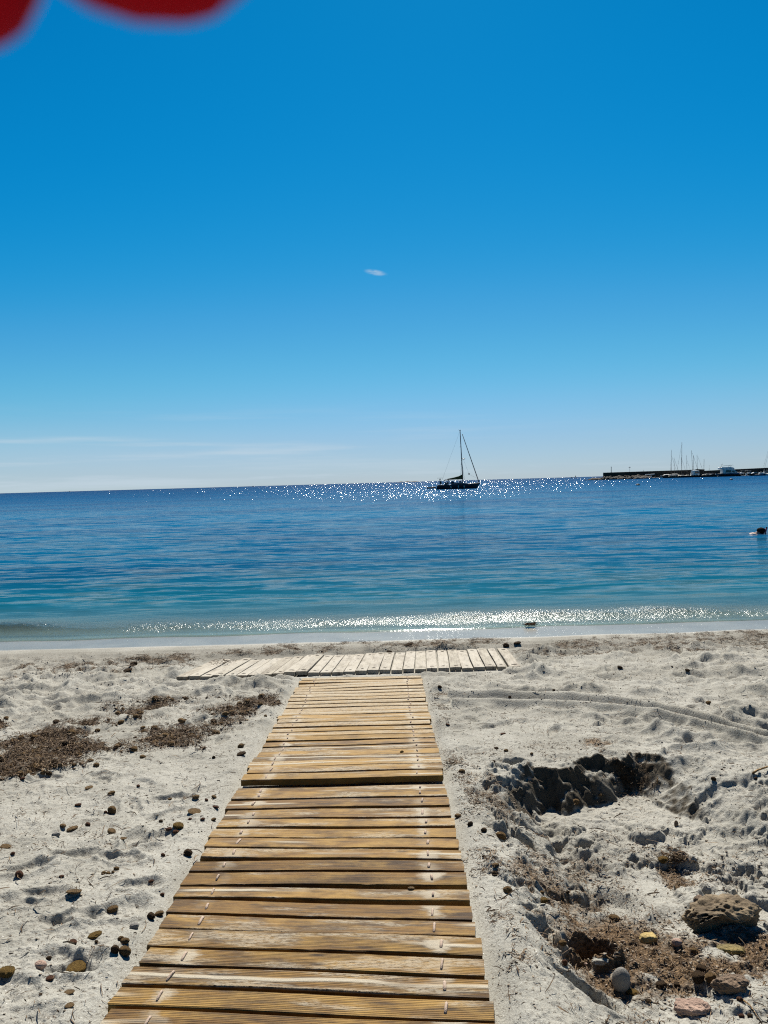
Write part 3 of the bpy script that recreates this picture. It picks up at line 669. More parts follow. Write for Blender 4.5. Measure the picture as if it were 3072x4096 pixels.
def add_plank(root, pl, pr, W, T, mat, dust, groove, tone, seed, slot=False, roll=0.0):
    """a plank whose front top edge runs from pl to pr (world points)"""
    pl, pr = Vector(pl), Vector(pr)
    L = (pr - pl).length
    ex = (pr - pl).normalized()
    ey = Vector((-ex.y, ex.x, 0)).normalized()
    ey = (ey + Vector((0, 0, -SLOPE * abs(ey.y)))).normalized() if not slot else ey
    ez = ex.cross(ey).normalized(); ey = ez.cross(ex)
    q = Matrix.Rotation(roll, 3, ex)
    R = q @ Matrix((ex, ey, ez)).transposed()
    mid = (pl + pr) / 2 + (R @ Vector((0, W / 2, 0)))
    o = link('plank', plank_mesh(L, W, T, seed), mat, root)
    o.rotation_euler = R.to_euler(); o.location = mid - root.location
    o.color = (dust, groove, tone, 1)
    rr = random.Random(seed)
    for sx in (-1, 1):
        lo = link('slot_shade' if slot else 'rope_loop', SLOT if slot else LOOP, None, o)
        lo.location = (sx * (L / 2 - (0.105 if slot else 0.148)) + rr.uniform(-.006, .006), rr.uniform(-.006, .006), 0.0015)
        lo.rotation_euler = (0, 0, rr.uniform(-.12, .12)); lo.scale = (rr.uniform(.7, 1.15), rr.uniform(.55, 1.1), rr.uniform(.6, 1.1))
    return o
def pz(y, dz=0): return Z0 - SLOPE * y + dz
near_r = [4.192, 4.072, 3.936, 3.778, 3.647, 3.517, 3.387, 3.269, 3.159, 3.031, 2.901, 2.758, 2.648, 2.514, 2.395, 2.280, 2.173, 2.055, 1.94, 1.82, 1.70]
near_l = [4.215, 4.105, 3.975, 3.830, 3.715, 3.595, 3.480, 3.369, 3.232, 3.101, 2.997, 2.878, 2.763, 2.637, 2.529, 2.419, 2.305, 2.185, 2.07, 1.95, 1.83]
bw1 = thing('boardwalk', 'roll-out boardwalk section of brown planks closest to the viewer, running up to the raised edge', 'boardwalk', (-0.3, 3.0, pz(3.0, -0.04)), group='roll-out wooden boardwalk sections')
rr = random.Random(3)
for i, (yr, yl) in enumerate(zip(near_r, near_l)):
    w = 0.104 if i == 0 else min(0.118, min(near_r[i - 1] - yr, near_l[i - 1] - yl) - rr.uniform(0.011, 0.018))
    dz = -0.012 if i == 0 else rr.uniform(-.004, .003)
    add_plank(bw1, (BW_L + rr.uniform(-.008, .012) - (0.018 if i > 14 else 0.004), yl, pz(yl, dz)), (BW_R - 0.004 * max(0, i - 3) * 0.35 + rr.uniform(-.006, .006), yr, pz(yr, dz + rr.uniform(-.003, .004))), w, 0.034, M_WOOD,
              rr.uniform(0.30, 0.80), 1.0 if i in (8, 9, 13, 14, 15, 16, 17, 18) else rr.choice([0, 0, .4]), rr.uniform(0.1, .6), 100 + i)
bw2 = thing('boardwalk', 'roll-out boardwalk section of brown planks between the raised edge and the pale cross platform', 'boardwalk', (-0.3, 6.0, pz(6.0, -0.04)), group='roll-out wooden boardwalk sections')
y, i = 4.352, 0
lst = []
while y < 7.50: lst.append(y); y += 0.1255 + rr.uniform(-.006, .008)
for i, y in enumerate(lst):
    lift = 0.024 * max(0, 1 - i / 5.0) + rr.uniform(-.003, .004)
    yaw = {len(lst) - 1: -0.012, len(lst) - 2: -0.02, len(lst) - 3: 0.035, len(lst) - 4: 0.05, len(lst) - 5: 0.03}.get(i, rr.uniform(-.012, .012)) - 0.005
    xr = BW_R + 0.003 + 0.018 * (y - 4.3) / 3 + rr.uniform(-.008, .008); xl = BW_L + 0.006 + 0.010 * (y - 4.3) / 3 + rr.uniform(-.014, .010)
    add_plank(bw2, (xl, y - yaw * .6, pz(y, lift)), (xr, y + yaw * .6, pz(y, lift + rr.uniform(-.004, .004))), 0.1255 - rr.uniform(0.016, 0.026), 0.036, M_WOOD,
              rr.uniform(0.35, 0.85) + 0.60 * min(1, i / 18), rr.choice([0, 0, 0.5, .8]), rr.uniform(0.2, 1) + 0.5 * min(1, i / 22), 200 + i, roll=rr.uniform(-.02, .02))
bw3 = thing('cross_platform', 'pale bleached cross platform of short planks laid side by side near the water', 'platform', (-0.4, 8.4, 0.04))
FL, FR, BL, BR = on_plane(705, 2710), on_plane(2084, 2664), None, None
FL = Vector((FL[0], FL[1], FL[2] + 0.006)); FR = Vector((FR[0], FR[1], FR[2] + 0.006))
BLp, BRp = at_y(848, 2641, 8.92), at_y(2029, 2590, 9.03)
N = 29
for i in range(N):
    t0, t1 = i / N, (i + 1) / N
    gap = 0.008 if i < N - 2 else (0.008 if i == N - 1 else 0.040)
    z = rr.uniform(-.004, .005) + (0.018 if i in (9, 10) else 0) - (0.006 if i in (12, 13, 14) else 0)
    skew = rr.uniform(-.008, .008) + (0.03 if i in (9,) else 0)
    f0, f1 = FL.lerp(FR, t0), FL.lerp(FR, t1); b0, b1 = BLp.lerp(BRp, t0), BLp.lerp(BRp, t1)
    w = (f1 - f0).length - gap - rr.uniform(0, .006)
    off = Vector((0, rr.uniform(-.018, .018), z))
    # plank runs from its back end to its front end, so its local Y points to +X
    o = add_plank(bw3, b0 + off + Vector((skew, 0, 0)), f0 + off, w, 0.040, M_PALE, rr.uniform(.2, .9), 0.0, rr.uniform(0, 1), 300 + i, True)

# ================================================================== SEAWEED LITTER
m = Mat('dry_seaweed_material'); c = m.coord()
f = m.noise(c, 37.0, 3, 0.7); f2 = m.noise(c, 9.0, 2, 0.5)
M_WEED = m.fin(m.mix(m.smooth(f2, 0.35, 0.65), m.ramp(f, [(0.30, (0.020, 0.012, 0.007)), (0.46, (0.062, 0.036, 0.017)), (0.58, (0.145, 0.088, 0.040)), (0.72, (0.29, 0.20, 0.115))]), m.ramp(f, [(0.35, (0.030, 0.016, 0.010)), (0.55, (0.11, 0.065, 0.03)), (0.7, (0.22, 0.16, 0.09))])), 0.75, spec=0.25)
m = Mat('grit_material'); c = m.coord(); f = m.noise(c, 53.0, 2, 0.6)
M_GRIT = m.fin(m.ramp(f, [(0.32, (0.03, 0.024, 0.018)), (0.46, (0.10, 0.075, 0.05)), (0.55, (0.30, 0.25, 0.19)), (0.66, (0.16, 0.10, 0.06)), (0.76, (0.62, 0.58, 0.52))]), 0.8, spec=0.2)
def scatter(W, n, rng):
    p = W.ravel() ** 1.2; p = p * (1.0 / np.maximum(Y.ravel(), 1.6) ** 0.7) * (np.abs(X.ravel()) < Y.ravel() * 0.66 + 0.40); cs = np.cumsum(p); cs /= cs[-1]
    k = np.searchsorted(cs, rng.random(n))
    x = X.ravel()[k] + rng.uniform(-.5, .5, n) * RES; y = Y.ravel()[k] + rng.uniform(-.5, .5, n) * RES
    return x, y, hz(x, y)
def strips(name, W, n, lo, hi, seed, lift=0.012):
    r = np.random.default_rng(seed)
    x, y, z = scatter(W, n, r)
    L = lo + (hi - lo) * r.random(n) ** 2.2; w = r.uniform(0.0016, 0.0040, n) * (0.8 + 5 * L); a = r.uniform(0, 2 * np.pi, n); curl = r.normal(0, 0.9, n)
    l1, l2 = r.random(n) ** 2 * lift, r.random(n) ** 2 * lift; tw = r.normal(0, 0.9, n)
    V = np.zeros((n, 8, 3)); px, py = x.copy(), y.copy(); ang = a.copy()
    for s in range(4):
        t = s / 3.0
        wx, wy = -np.sin(ang) * w / 2, np.cos(ang) * w / 2
        if s in (0, 3): wx, wy = wx * .5, wy * .5
        zz = z + 0.0025 + (l1 * (1 - t) + l2 * t) + 0.3 * lift * np.sin(np.pi * t)
        tz = np.sin(tw) * w * 0.45
        V[:, s * 2] = np.stack([px - wx, py - wy, zz - tz], 1); V[:, s * 2 + 1] = np.stack([px + wx, py + wy, zz + tz], 1)
        px = px + np.cos(ang) * L / 3; py = py + np.sin(ang) * L / 3; ang = ang + curl / 3
    b = np.arange(n)[:, None] * 8
    F_ = np.concatenate([b + np.array([[s * 2, s * 2 + 2, s * 2 + 3, s * 2 + 1]]) for s in range(3)], 0)
    return link(name, mesh(name, V.reshape(-1, 3), F_, True), M_WEED)
def chips(name, W, n, lo, hi, seed, mat, flat=0.6, sink=0.25):
    r = np.random.default_rng(seed)
    x, y, z = scatter(W, n, r)
    s = lo + (hi - lo) * r.random(n) ** 3
    B = np.array([(1, 0, 0), (0, 1, 0), (-1, 0, 0), (0, -1, 0), (0, 0, 1), (0, 0, -1), (.6, .6, .5), (-.6, -.5, .55)])
    T = np.array([(0, 6, 4), (6, 1, 4), (1, 2, 4), (2, 7, 4), (7, 3, 4), (3, 0, 4), (0, 1, 6), (2, 3, 7), (1, 0, 5), (2, 1, 5), (3, 2, 5), (0, 3, 5)])
    a = r.uniform(0, 6.28, n); ca, sa = np.cos(a)[:, None], np.sin(a)[:, None]
    J = B[None] * r.uniform(0.6, 1.3, (n, 8, 1)) * np.stack([r.uniform(.7, 1.5, n), r.uniform(.5, 1, n), r.uniform(.35, 1, n) * flat], 1)[:, None, :] * s[:, None, None]
    vx = J[..., 0] * ca - J[..., 1] * sa; vy = J[..., 0] * sa + J[..., 1] * ca
    V = np.stack([vx + x[:, None], vy + y[:, None], J[..., 2] + (z + s * flat * (0.5 - sink))[:, None]], 2)
    F_ = (np.arange(n)[:, None, None] * 8 + T[None]).reshape(-1, 3)
    return link(name, mesh(name, V.reshape(-1, 3), F_, False), mat)
def stuff(o, label, cat): tag(o, label, cat, kind='stuff')
stuff(strips('dry_seaweed', W_drift, 15000, 0.012, 0.075, 1, 0.034), 'thick drift of dry brown seaweed crossing the sand beside the boardwalk', 'seaweed')
stuff(strips('dry_seaweed', W_line + 0.03 * beach * gone, 14000, 0.015, 0.095, 2, 0.018), 'dark strand line of washed up seaweed along the damp sand', 'seaweed')
stuff(strips('dry_seaweed', np.maximum(W_side, W_loose * 0.35), 9000, 0.008, 0.042, 3, 0.008), 'loose scraps of dry seaweed scattered over the open sand', 'seaweed')
stuff(strips('dry_seaweed', W_pit, 9000, 0.005, 0.032, 4, 0.009), 'fine brown seaweed fibres covering the low ground around the porous rock', 'seaweed')
stuff(chips('seaweed_lumps', W_drift, 3200, 0.005, 0.020, 5, M_WEED, 0.75), 'small fibrous lumps packed into the drift of dry seaweed', 'seaweed')
stuff(chips('grit', np.maximum(W_loose * 0.5, np.maximum(W_side, W_drift * 0.3)), 20000, 0.0018, 0.008, 6, M_GRIT), 'small grit and shell chips sprinkled over the dry sand', 'grit')
stuff(chips('grit', np.maximum(W_pit, 0.5 * rough * gone), 6500, 0.0015, 0.010, 7, M_GRIT), 'brown grit and tiny pebbles on the low ground beside the pit', 'grit')
stuff(chips('grit', np.maximum(W_line, 0.10 * sstep(Y, 6.0, 7.5) * gone * beach), 6500, 0.003, 0.012, 8, M_WEED, 0.32), 'dark crumbs of weed strewn along the damp sand by the platform', 'grit')

# ------------------------------------------------------------------ fibre balls and stones
def fibre(name, a, b, cc):
    m = Mat(name); c = m.coord()
    f = m.noise(c, 4.0, 5, 0.75); g = m.noise(m.map(c, (26, 26, 60)), 1.0, 3, 0.7)
    col = m.mix(m.smooth(g, 0.35, 0.65), m.mix(m.smooth(f, 0.35, 0.65), (*a, 1), (*b, 1)), (*cc, 1))
    return m.fin(col, 0.95, m.bump(g, 0.10), spec=0.1)
M_BALL = fibre('brown_fibre', (0.13, 0.080, 0.036), (0.42, 0.27, 0.13), (0.29, 0.18, 0.082))
M_TAN = fibre('tan_fibre', (0.22, 0.130, 0.058), (0.50, 0.34, 0.19), (0.35, 0.225, 0.11))
M_YEL = fibre('yellow_fibre', (0.17, 0.095, 0.028), (0.42, 0.27, 0.085), (0.28, 0.175, 0.055))
M_DARK = fibre('dark_fibre', (0.045, 0.028, 0.016), (0.18, 0.115, 0.062), (0.10, 0.062, 0.034))
M_RED = fibre('reddish_fibre', (0.11, 0.045, 0.026), (0.27, 0.145, 0.095), (0.18, 0.085, 0.05))
_bm = {}
def ball_mesh(var, mat):
    k = (var, mat.name)
    if k not in _bm:
        v, f = ico(4)
        d = 0.13 * n3(v + var * 3.1, 1.3, 300 + var, 2) + 0.07 * n3(v, 5.0, 310 + var, 2) + 0.05 * n3(v, 13.0, 320 + var, 1)
        v = v * (1 + d)[:, None]
        me = mesh('seaweed_ball', v, f, True); me.materials.append(mat); _bm[k] = me
    return _bm[k]
G_BALL = 'dry seaweed fibre balls on the sand'
def ball_at(px, py, wpx, mat, label=None, hr=1.0, name='seaweed_ball', cat='seaweed ball', var=None, sink=0.22, group=G_BALL, lr=0.72):
    p = spot(px, py + 0.30 * wpx * hr)
    d = (p - Vector((0, 0, CAM_H))).length
    rad = 0.80 * wpx * d / FPX / 2
    var = random.randrange(6) if var is None else var
    o = link(name, ball_mesh(var, mat))
    o.scale = (rad, rad * lr, rad * 0.86 * hr)
    o.rotation_euler = (random.uniform(-.25, .25), random.uniform(-.25, .25), random.uniform(-.6, .6))
    o.location = p + Vector((0, 0, rad * 0.86 * hr * (1 - 2 * sink)))
    tag(o, label, cat, group)
    return o
def ZL(X_, Y_): return X_ / 1.659, Y_ / 1.659 + 3100
def ZR(X_, Y_): return X_ / 1.3576 + 1850, Y_ / 1.3576 + 3350
def ZM(X_, Y_): return X_ / 1.209 + 1700, Y_ / 1.209 + 2750
B_, T_, D_, Y_L, R_ = M_BALL, M_TAN, M_DARK, M_YEL, M_RED
left = [
 (745, 228, 70, B_, 1, 'large round brown fibre ball with a small one touching it, on open sand'), (700, 245, 25, R_, 1, 'small reddish ball touching a large round brown fibre ball'),
 (418, 333, 52, T_, .6, 'flat tan fibre ball beside an equally flat longer one, on open sand'), (480, 355, 80, T_, .45, 'long flat tan fibre wad beside a shorter flat ball'),
 (583, 326, 44, R_, .8, 'reddish brown ball with a thin shadow, alone on pale sand'), (740, 372, 68, T_, .65, 'half tan half dark fibre wad tilted on the sand'),
 (810, 420, 80, T_, .25, 'very flat pale tan smear of fibres pressed into the sand'), (1185, 332, 88, Y_L, .5, 'long yellowish fibre wad with brown balls at its ends beside the planks'),
 (1120, 356, 44, R_, .6, 'reddish brown ball at the tip of the long yellowish wad'), (1170, 374, 54, R_, .6, 'reddish brown ball tucked under the long yellowish wad'),
 (1067, 306, 30, D_, 1, 'small dark upright ball behind the long yellowish wad'), (1262, 290, 30, R_, .7, 'small reddish ball beyond the long yellowish wad near the planks'),
 (1345, 292, 36, R_, .7, 'tilted reddish scrap ball close to the plank ends'), (1417, 293, 40, B_, .7, 'brown ball lying right at the plank ends among scraps'),
 (1300, 142, 56, T_, .7, 'light brown fibre ball in the group near the raised plank edge'), (1420, 143, 42, T_, .7, 'tan ball next to the boardwalk below the raised plank edge'),
 (1370, 165, 28, R_, .8, 'small reddish ball between two tan balls near the raised plank edge'), (1128, 158, 32, T_, .6, 'pale tan small ball in front of the group near the raised plank edge'),
 (1290, 240, 100, T_, .22, 'wide flattened tan fibre patch half sunk in sand near the planks'), (1430, 210, 60, R_, .35, 'flat reddish fibre scraps by the plank ends'),
 (917, 70, 28, R_, .7, 'small reddish ball far out on clean sand below the seaweed drift'), (590, 82, 56, T_, .3, 'thin flat tan scrap on clean sand below the seaweed drift'),
 (520, 196, 56, R_, .4, 'flat reddish brown scrap with dark tip on clean sand'), (150, 22, 40, R_, .6, 'reddish ball at the lower margin of the seaweed drift'),
 (1247, 512, 64, D_, 1, 'dark sooty fibre ball casting a black shadow beside the planks'), (1082, 528, 34, R_, .85, 'small round orange brown ball next to the dark sooty ball'),
 (35, 475, 72, T_, .4, 'flat tan wad cut by the picture edge with a twig on it'), (85, 520, 36, R_, .7, 'small dark reddish ball beneath the flat wad at the picture edge'),
 (128, 655, 62, R_, .85, 'orange brown wad with a curled dark top near the picture edge'), (410, 672, 38, R_, .5, 'dark red flat ball alone in the middle of the sand'),
 (687, 648, 32, B_, .9, 'first small brown ball of a short row of four'), (718, 650, 34, B_, .7, 'second and flattest brown ball of a short row of four'), (750, 641, 24, B_, .8, 'smallest brown ball of a short row of four'), (773, 620, 42, B_, .9, 'largest brown ball ending a short row of four'),
 (1002, 705, 38, R_, .6, 'red brown tilted scrap ball on bare sand'), (490, 772, 116, T_, .3, 'long flat tan mat of fibres with a dark weed tail'),
 (1078, 792, 36, R_, .8, 'small orange brown ball standing off the planks'), (1180, 798, 46, T_, .8, 'orange tan ball leaning on the plank ends'),
 (748, 890, 82, B_, .6, 'oval light brown ball lying in a ribbed shoe print'), (1003, 932, 60, D_, 1, 'dark upright half of a pair of touching balls by the planks'), (1057, 918, 66, B_, .6, 'light oval half of a pair of touching balls by the planks'),
 (630, 1060, 92, Y_L, .45, 'flat yellowish tuft of fibres flush with the sand'), (640, 1107, 30, D_, .8, 'tiny dark ball below a flat yellowish tuft'), (485, 1105, 56, R_, .55, 'flat mauve brown ball left of a flat yellowish tuft'.replace('left of', 'near')),
 (765, 1155, 60, D_, 1.15, 'dark tall ball at the side of the tight cluster of four'), (830, 1165, 86, B_, .95, 'biggest brown ball in front of the tight cluster of four'), (830, 1100, 60, B_, .8, 'medium brown ball at the back of the tight cluster of four'), (803, 1083, 40, B_, 1.0, 'smallest ball peeking behind the tight cluster of four'),
 (325, 1215, 36, D_, .8, 'small dark red ball above a pinkish stone'), (45, 1305, 112, Y_L, .65, 'big mossy yellow wad at the picture edge'),
 (505, 1283, 140, Y_L, .5, 'biggest yellow brown fibre slab, tilted and textured, on ribbed sand'), (333, 1348, 58, R_, .45, 'flat rust coloured ball under the big yellow slab'),
 (460, 1440, 70, T_, .3, 'faint pale tan patch of fibres half buried in sand'), (460, 1530, 60, T_, .35, 'pale buried wad lowest on the open sand'), (270, 1455, 22, D_, .8, 'tiny dark ball near the bottom of the open sand'),
]
for X_, Y_, w, mat, hr, lab in left: ball_at(*ZL(X_, Y_), w / 1.659, mat, lab, hr)
right = [
 (117, 103, 28, D_, .8, 'small dark ball high on the bank beside the planks'), (180, 148, 48, T_, .7, 'tan ball above a dark one on the bank beside the planks'), (176, 196, 40, D_, 1, 'dark ball under a tan one on the bank beside the planks'),
 (245, 282, 56, B_, .85, 'dull brown ball caught in dark weed on the bank'), (440, 342, 54, Y_L, .8, 'mustard ball sitting on the brown bank above the pit'), (432, 297, 28, B_, .8, 'small brown ball just behind the mustard ball'), (570, 300, 26, D_, .8, 'small dark ball where the bank meets the hollow'),
 (825, 435, 66, B_, .65, 'oval brown ball among white shells in the smooth hollow'), (545, 575, 44, B_, .8, 'brown ball on the slope below the brown bank'), (555, 677, 36, R_, 1.2, 'dark red upright lump on the sandy slope'),
 (1280, 757, 74, D_, .95, 'largest dark ball in the cluster of three near the pitted stone'), (1347, 757, 64, B_, 1, 'brown ball of the cluster of three touching the pitted stone side'), (1297, 712, 60, D_, .8, 'dark ball at the back of the cluster of three'),
 (1075, 800, 60, D_, .65, 'flat dark lump between the grey egg stone and the cluster of three'), (1165, 801, 34, D_, .8, 'small dark ball in front of the cluster of three'), (925, 842, 70, Y_L, .5, 'tawny fibre wad leaning against the grey egg stone'),
 (1505, 877, 32, R_, .9, 'small red brown ball below the pitted stone'), (1515, 967, 30, R_, .8, 'small round ball of the lowest pair by a twig'), (1560, 967, 30, D_, .8, 'darker ball of the lowest pair by a twig'), (1010, 886, 36, D_, .6, 'dark scrap ball below the tawny wad'),
 (1430, 833, 44, D_, .8, 'dark knob touching the foot of the pitted stone'), (1090, 117, 58, Y_L, .75, 'olive ball at the end of the heap of dry weed'), (1258, 614, 42, B_, .8, 'dull round ball between the yellow stone and the mossy stone'),
]
for X_, Y_, w, mat, hr, lab in right: ball_at(*ZR(X_, Y_), w / 1.3576, mat, lab, hr)
mid = [
 (731, 550, 36, B_, 1, 'brown ball at the foot of the dark pit wall'), (848, 523, 20, B_, .9, 'smaller ball in front of the dark pit wall'), (368, 713, 58, B_, .9, 'large brown ball low on the sandy bank'), (160, 618, 40, T_, .7, 'tan ball on the bank beside the plank ends'),
 (219, 657, 34, D_, 1, 'dark ball half way down the sandy bank'), (285, 688, 34, D_, 1, 'dark ball next to the large brown ball on the bank'), (392, 303, 26, B_, .7, 'brown ball on the flat sand above the bank'), (179, 402, 38, B_, .7, 'brown ball with weed between planks and bank'),
 (516, 318, 18, T_, .9, 'small tan ball on the brink of the pit'), (345, 291, 26, D_, .6, 'dark flat ball on the flat sand above the bank'), (110, 178, 26, R_, .5, 'flat reddish ball near the far planks'), (20, 209, 28, B_, .8, 'brown ball touching the plank ends half way along'), (377, 222, 32, R_, .35, 'long flat reddish scrap on the sand above the pit'),
 (333, 356, 22, D_, .6, 'tiny dark ball at the top of the sandy bank'), (1395, 440, 26, D_, 1, 'dark lump beside the torn tracks far to the side'), (1600, 438, 20, D_, .9, 'dark lump farthest out beside the torn tracks'), (623, 12, 20, D_, .7, 'black ball on the rippled sand beyond the tyre track'), (410, 45, 18, D_, 1, 'dark ball on the crest of the tyre track'), (1370, 72, 32, B_, .7, 'rough brown clump on the rippled sand past the tyre track'),
]
for X_, Y_, w, mat, hr, lab in mid: ball_at(*ZM(X_, Y_), w / 1.209, mat, lab, hr)
far = [(535, 2654, 34, D_, .8, 'black weed ball on the strand line beyond the drift'), (511, 2679, 46, D_, .35, 'flat black weed clump below the black weed ball'), (1558, 2606, 30, D_, .6, 'black clump touching the far edge of the platform'), (2024, 2579, 30, D_, 1, 'black round clump behind the end of the platform'),
       (1634, 2576, 48, D_, .3, 'flat dark weed mat beyond the middle of the platform'), (2069, 2570, 36, D_, .4, 'small flat dark mat past the end of the platform'), (1759, 2746, 22, D_, .8, 'dark ball on sand in the corner of boardwalk and platform'), (2750, 2680, 26, D_, .6, 'dark clump on the rippled sand far along the beach'), (2480, 2668, 24, D_, .7, 'dark clump between platform and far ripples'),
       (965, 3014, 46, D_, .35, 'dark flat hollow scrap beside the raised plank edge'), (963, 2983, 30, B_, .9, 'brown ball above the dark scrap beside the boardwalk'), (446, 3171, 34, B_, .6, 'brown weed ball just below the seaweed drift'), (571, 3026, 30, B_, .7, 'reddish ball below the branch of the seaweed drift'), (855, 3028, 18, D_, 1, 'small black ball on pale sand between drift and boardwalk')]
for px, py, w, mat, hr, lab in far: ball_at(px, py, w, mat, lab, hr)
# balls heaped in the drift: nothing tells them apart
LAB = 'brown fibre ball heaped in the long drift of dry seaweed'
r = np.random.default_rng(77)
xs, ys_, zs = scatter(W_drift, 150, r)
for x, y, z in zip(xs, ys_, zs):
    rad = r.uniform(0.013, 0.034); o = link('seaweed_ball', ball_mesh(int(r.integers(6)), [B_, B_, B_, T_, D_][int(r.integers(5))]))
    o.scale = (rad, rad * .85, rad * r.uniform(.55, .85)); o.rotation_euler = (r.uniform(-.3, .3), r.uniform(-.3, .3), r.uniform(0, 6)); o.location = (x, y, z + rad * .35)
    tag(o, LAB, 'seaweed ball', 'fibre balls heaped in the seaweed drift')
for (X_, Y_, w, mt) in ((790, 357, 32, T_), (668, 327, 40, B_), (908, 405, 66, T_), (1004, 318, 52, T_), (270, 610, 42, D_), (195, 540, 44, B_), (435, 508, 40, B_), (1335, 455, 34, B_), (793, 520, 34, B_), (35, 305, 34, B_), (540, 373, 34, B_)):
    ball_at(X_ / 1.3825, Y_ / 1.3825 + 2650, w / 1.3825, mt, LAB, .7, group='fibre balls heaped in the seaweed drift')

def stone(name, a, b, scale=3.0, bump=0.02, bs=12.0, spec=0.3):
    m = Mat(name); c = m.coord()
    f = m.noise(c, scale, 6, 0.65)
    return m.fin(m.mix(m.smooth(f, 0.35, 0.65), (*a, 1), (*b, 1)), 0.8, m.bump(m.noise(c, bs, 6, 0.7), bump), spec=spec)
M_GREY = stone('grey_stone', (0.12, 0.11, 0.096), (0.19, 0.176, 0.155), 2, 0.012, 14)
M_PINK = stone('pink_stone', (0.21, 0.135, 0.10), (0.38, 0.26, 0.195), 2.5, 0.03, 10)
M_YSTONE = stone('yellow_stone', (0.26, 0.18, 0.06), (0.46, 0.34, 0.13), 3, 0.05, 8)
M_MOSS = stone('mossy_stone', (0.11, 0.085, 0.035), (0.25, 0.18, 0.05), 3, 0.06, 9)
M_BROCK = stone('brown_stone', (0.085, 0.055, 0.035), (0.21, 0.14, 0.085), 2.5, 0.06, 7)
M_PORE = stone('porous_limestone', (0.080, 0.054, 0.028), (0.250, 0.185, 0.110), 5, 0.010, 60)
def rock(px, py, w, dims, mat, label, seed, rz=0.0, sub=4, rough=0.16, boxy=0.0, sink=0.2, pit=0.0, name='stone', cat='stone', tilt=0.0):
    p = spot(px, py); d = (p - Vector((0, 0, CAM_H))).length; s = 0.86 * w * d / FPX / 2
    v, f = ico(sub)
    if boxy: v = v / (np.max(np.abs(v), axis=1)[:, None] ** boxy)
    dsp = rough * n3(v + seed, 1.1, 400 + seed, 3) + rough * .45 * n3(v, 3.5, 420 + seed, 2) + rough * .15 * n3(v, 10, 430 + seed, 2)
    v = v * (1 + dsp)[:, None]
    if pit:
        rp = np.random.default_rng(seed); q = rp.normal(0, 1, (300, 3)); q /= np.linalg.norm(q, axis=1)[:, None]; q *= np.max(np.abs(q), axis=1)[:, None] ** -boxy if boxy else 1
        rad = rp.uniform(0.05, 0.13, 300)
        vv = v.copy()
        for k in range(300):
            dd_ = np.linalg.norm((vv - q[k]) * (1, 1, 1.1), axis=1) / rad[k]
            v -= vv * (pit * rad[k] * 10 * (1 - sstep(dd_, 0.45, 1.0)))[:, None] * 0.32
        v += vv * (0.050 * n3(vv, 7, 450, 3) + 0.022 * n3(vv, 18, 451, 2))[:, None]
        hollow = np.exp(-(((v[:, 0] + 0.05) / 0.42) ** 2 + ((v[:, 2] + 0.35) / 0.38) ** 2)) * (v[:, 1] < 0)
        v[:, 1] += 0.85 * hollow
    if pit: v[:, 1] = np.where(v[:, 1] < 0, v[:, 1] * (1 - 0.8 * (1 - sstep(v[:, 2] + 0.25 * np.sin(v[:, 0] * 4), 0.0, 0.75))), v[:, 1]); v[:, 2] += 0.18 * v[:, 0] * (v[:, 0] < 0) - 0.25 * np.maximum(v[:, 0] - .55, 0)
    v = v * np.array(dims) * s
    o = link(name, mesh(name, v, f, True), mat); o.rotation_euler = (tilt, 0, rz)
    o.location = p + Vector((0, 0, dims[2] * s * (1 - 2 * sink) * 0.72))
    return tag(o, label, cat)
rock(2890, 3700, 262, (1, .62, .44), M_PORE, 'large pale limestone boulder riddled with black holes', 7, 0.10, 6, 0.28, 0.45, 0.22, 1.0, 'porous_rock', 'rock')
rock(2485, 3950, 72, (1, .80, 1.35), M_GREY, 'smooth grey egg shaped stone standing upright', 1, 0.3, 4, 0.05, 0, 0.12)
rock(2762, 4042, 122, (1, .50, .33), M_PINK, 'flat pinkish broken stone with a black shadow', 2, -0.1, 5, 0.30, 0.45, 0.15, tilt=0.12)
rock(2592, 3762, 68, (1, .62, .50), M_YSTONE, 'yellow crumbly stone on the brown weed litter', 3, 0.2, 4, 0.2, 0.4, 0.15)
rock(2918, 3812, 110, (1, .42, .34), M_MOSS, 'long mossy olive stone on the brown weed litter', 4, -0.12, 4, 0.2, 0.4, 0.2)
rock(2925, 3952, 124, (1, .55, .50), M_BROCK, 'brown pitted stone beside the cluster of dark balls', 5, 0.0, 5, 0.34, 0.1, 0.25)
rock(2708, 3776, 38, (1, .7, .75), M_PINK, 'small reddish stone beyond the yellow stone', 6, 0.0, 3, 0.15, 0.2, 0.2)
rock(2400, 3850, 58, (1, .6, .36), M_SAND, 'crusted pale clod at the mouth of the dark burrow', 8, 0.0, 4, 0.42, 0.3, 0.3)
rock(2345, 3862, 16, (1, .7, .7), M_PINK, 'single small whitish pebble on the sandy slope', 9, 0.0, 3, 0.06, 0, 0.2, name='pebble', cat='pebble')
rock(162, 3870, 46, (1, .7, .72), M_PINK, 'pinkish pebble with a dark shadow on open sand', 10, 0.0, 4, 0.08, 0, 0.18, name='pebble', cat='pebble')
rock(537, 3711, 34, (1, .75, .75), M_GREY, 'grey angular pebble near the plank ends', 11, 0.4, 4, 0.12, 0.3, 0.2, name='pebble', cat='pebble')
rock(224, 3342, 32, (1, .6, .55), M_GREY, 'grey half hollow shell like pebble on bare sand', 12, 0.4, 4, 0.12, 0.2, 0.2, name='pebble', cat='pebble')
rock(2705, 3303, 24, (.7, .5, 1.25), M_BROCK, 'dark stone standing on end in the low sand', 13, 0.0, 4, 0.12, 0.2, 0.2)
rock(2795, 3610, 36, (1, .8, .9), M_BROCK, 'dark broken slab leaning behind the porous boulder', 14, 0.4, 3, 0.15, 0.6, 0.1, tilt=0.4)
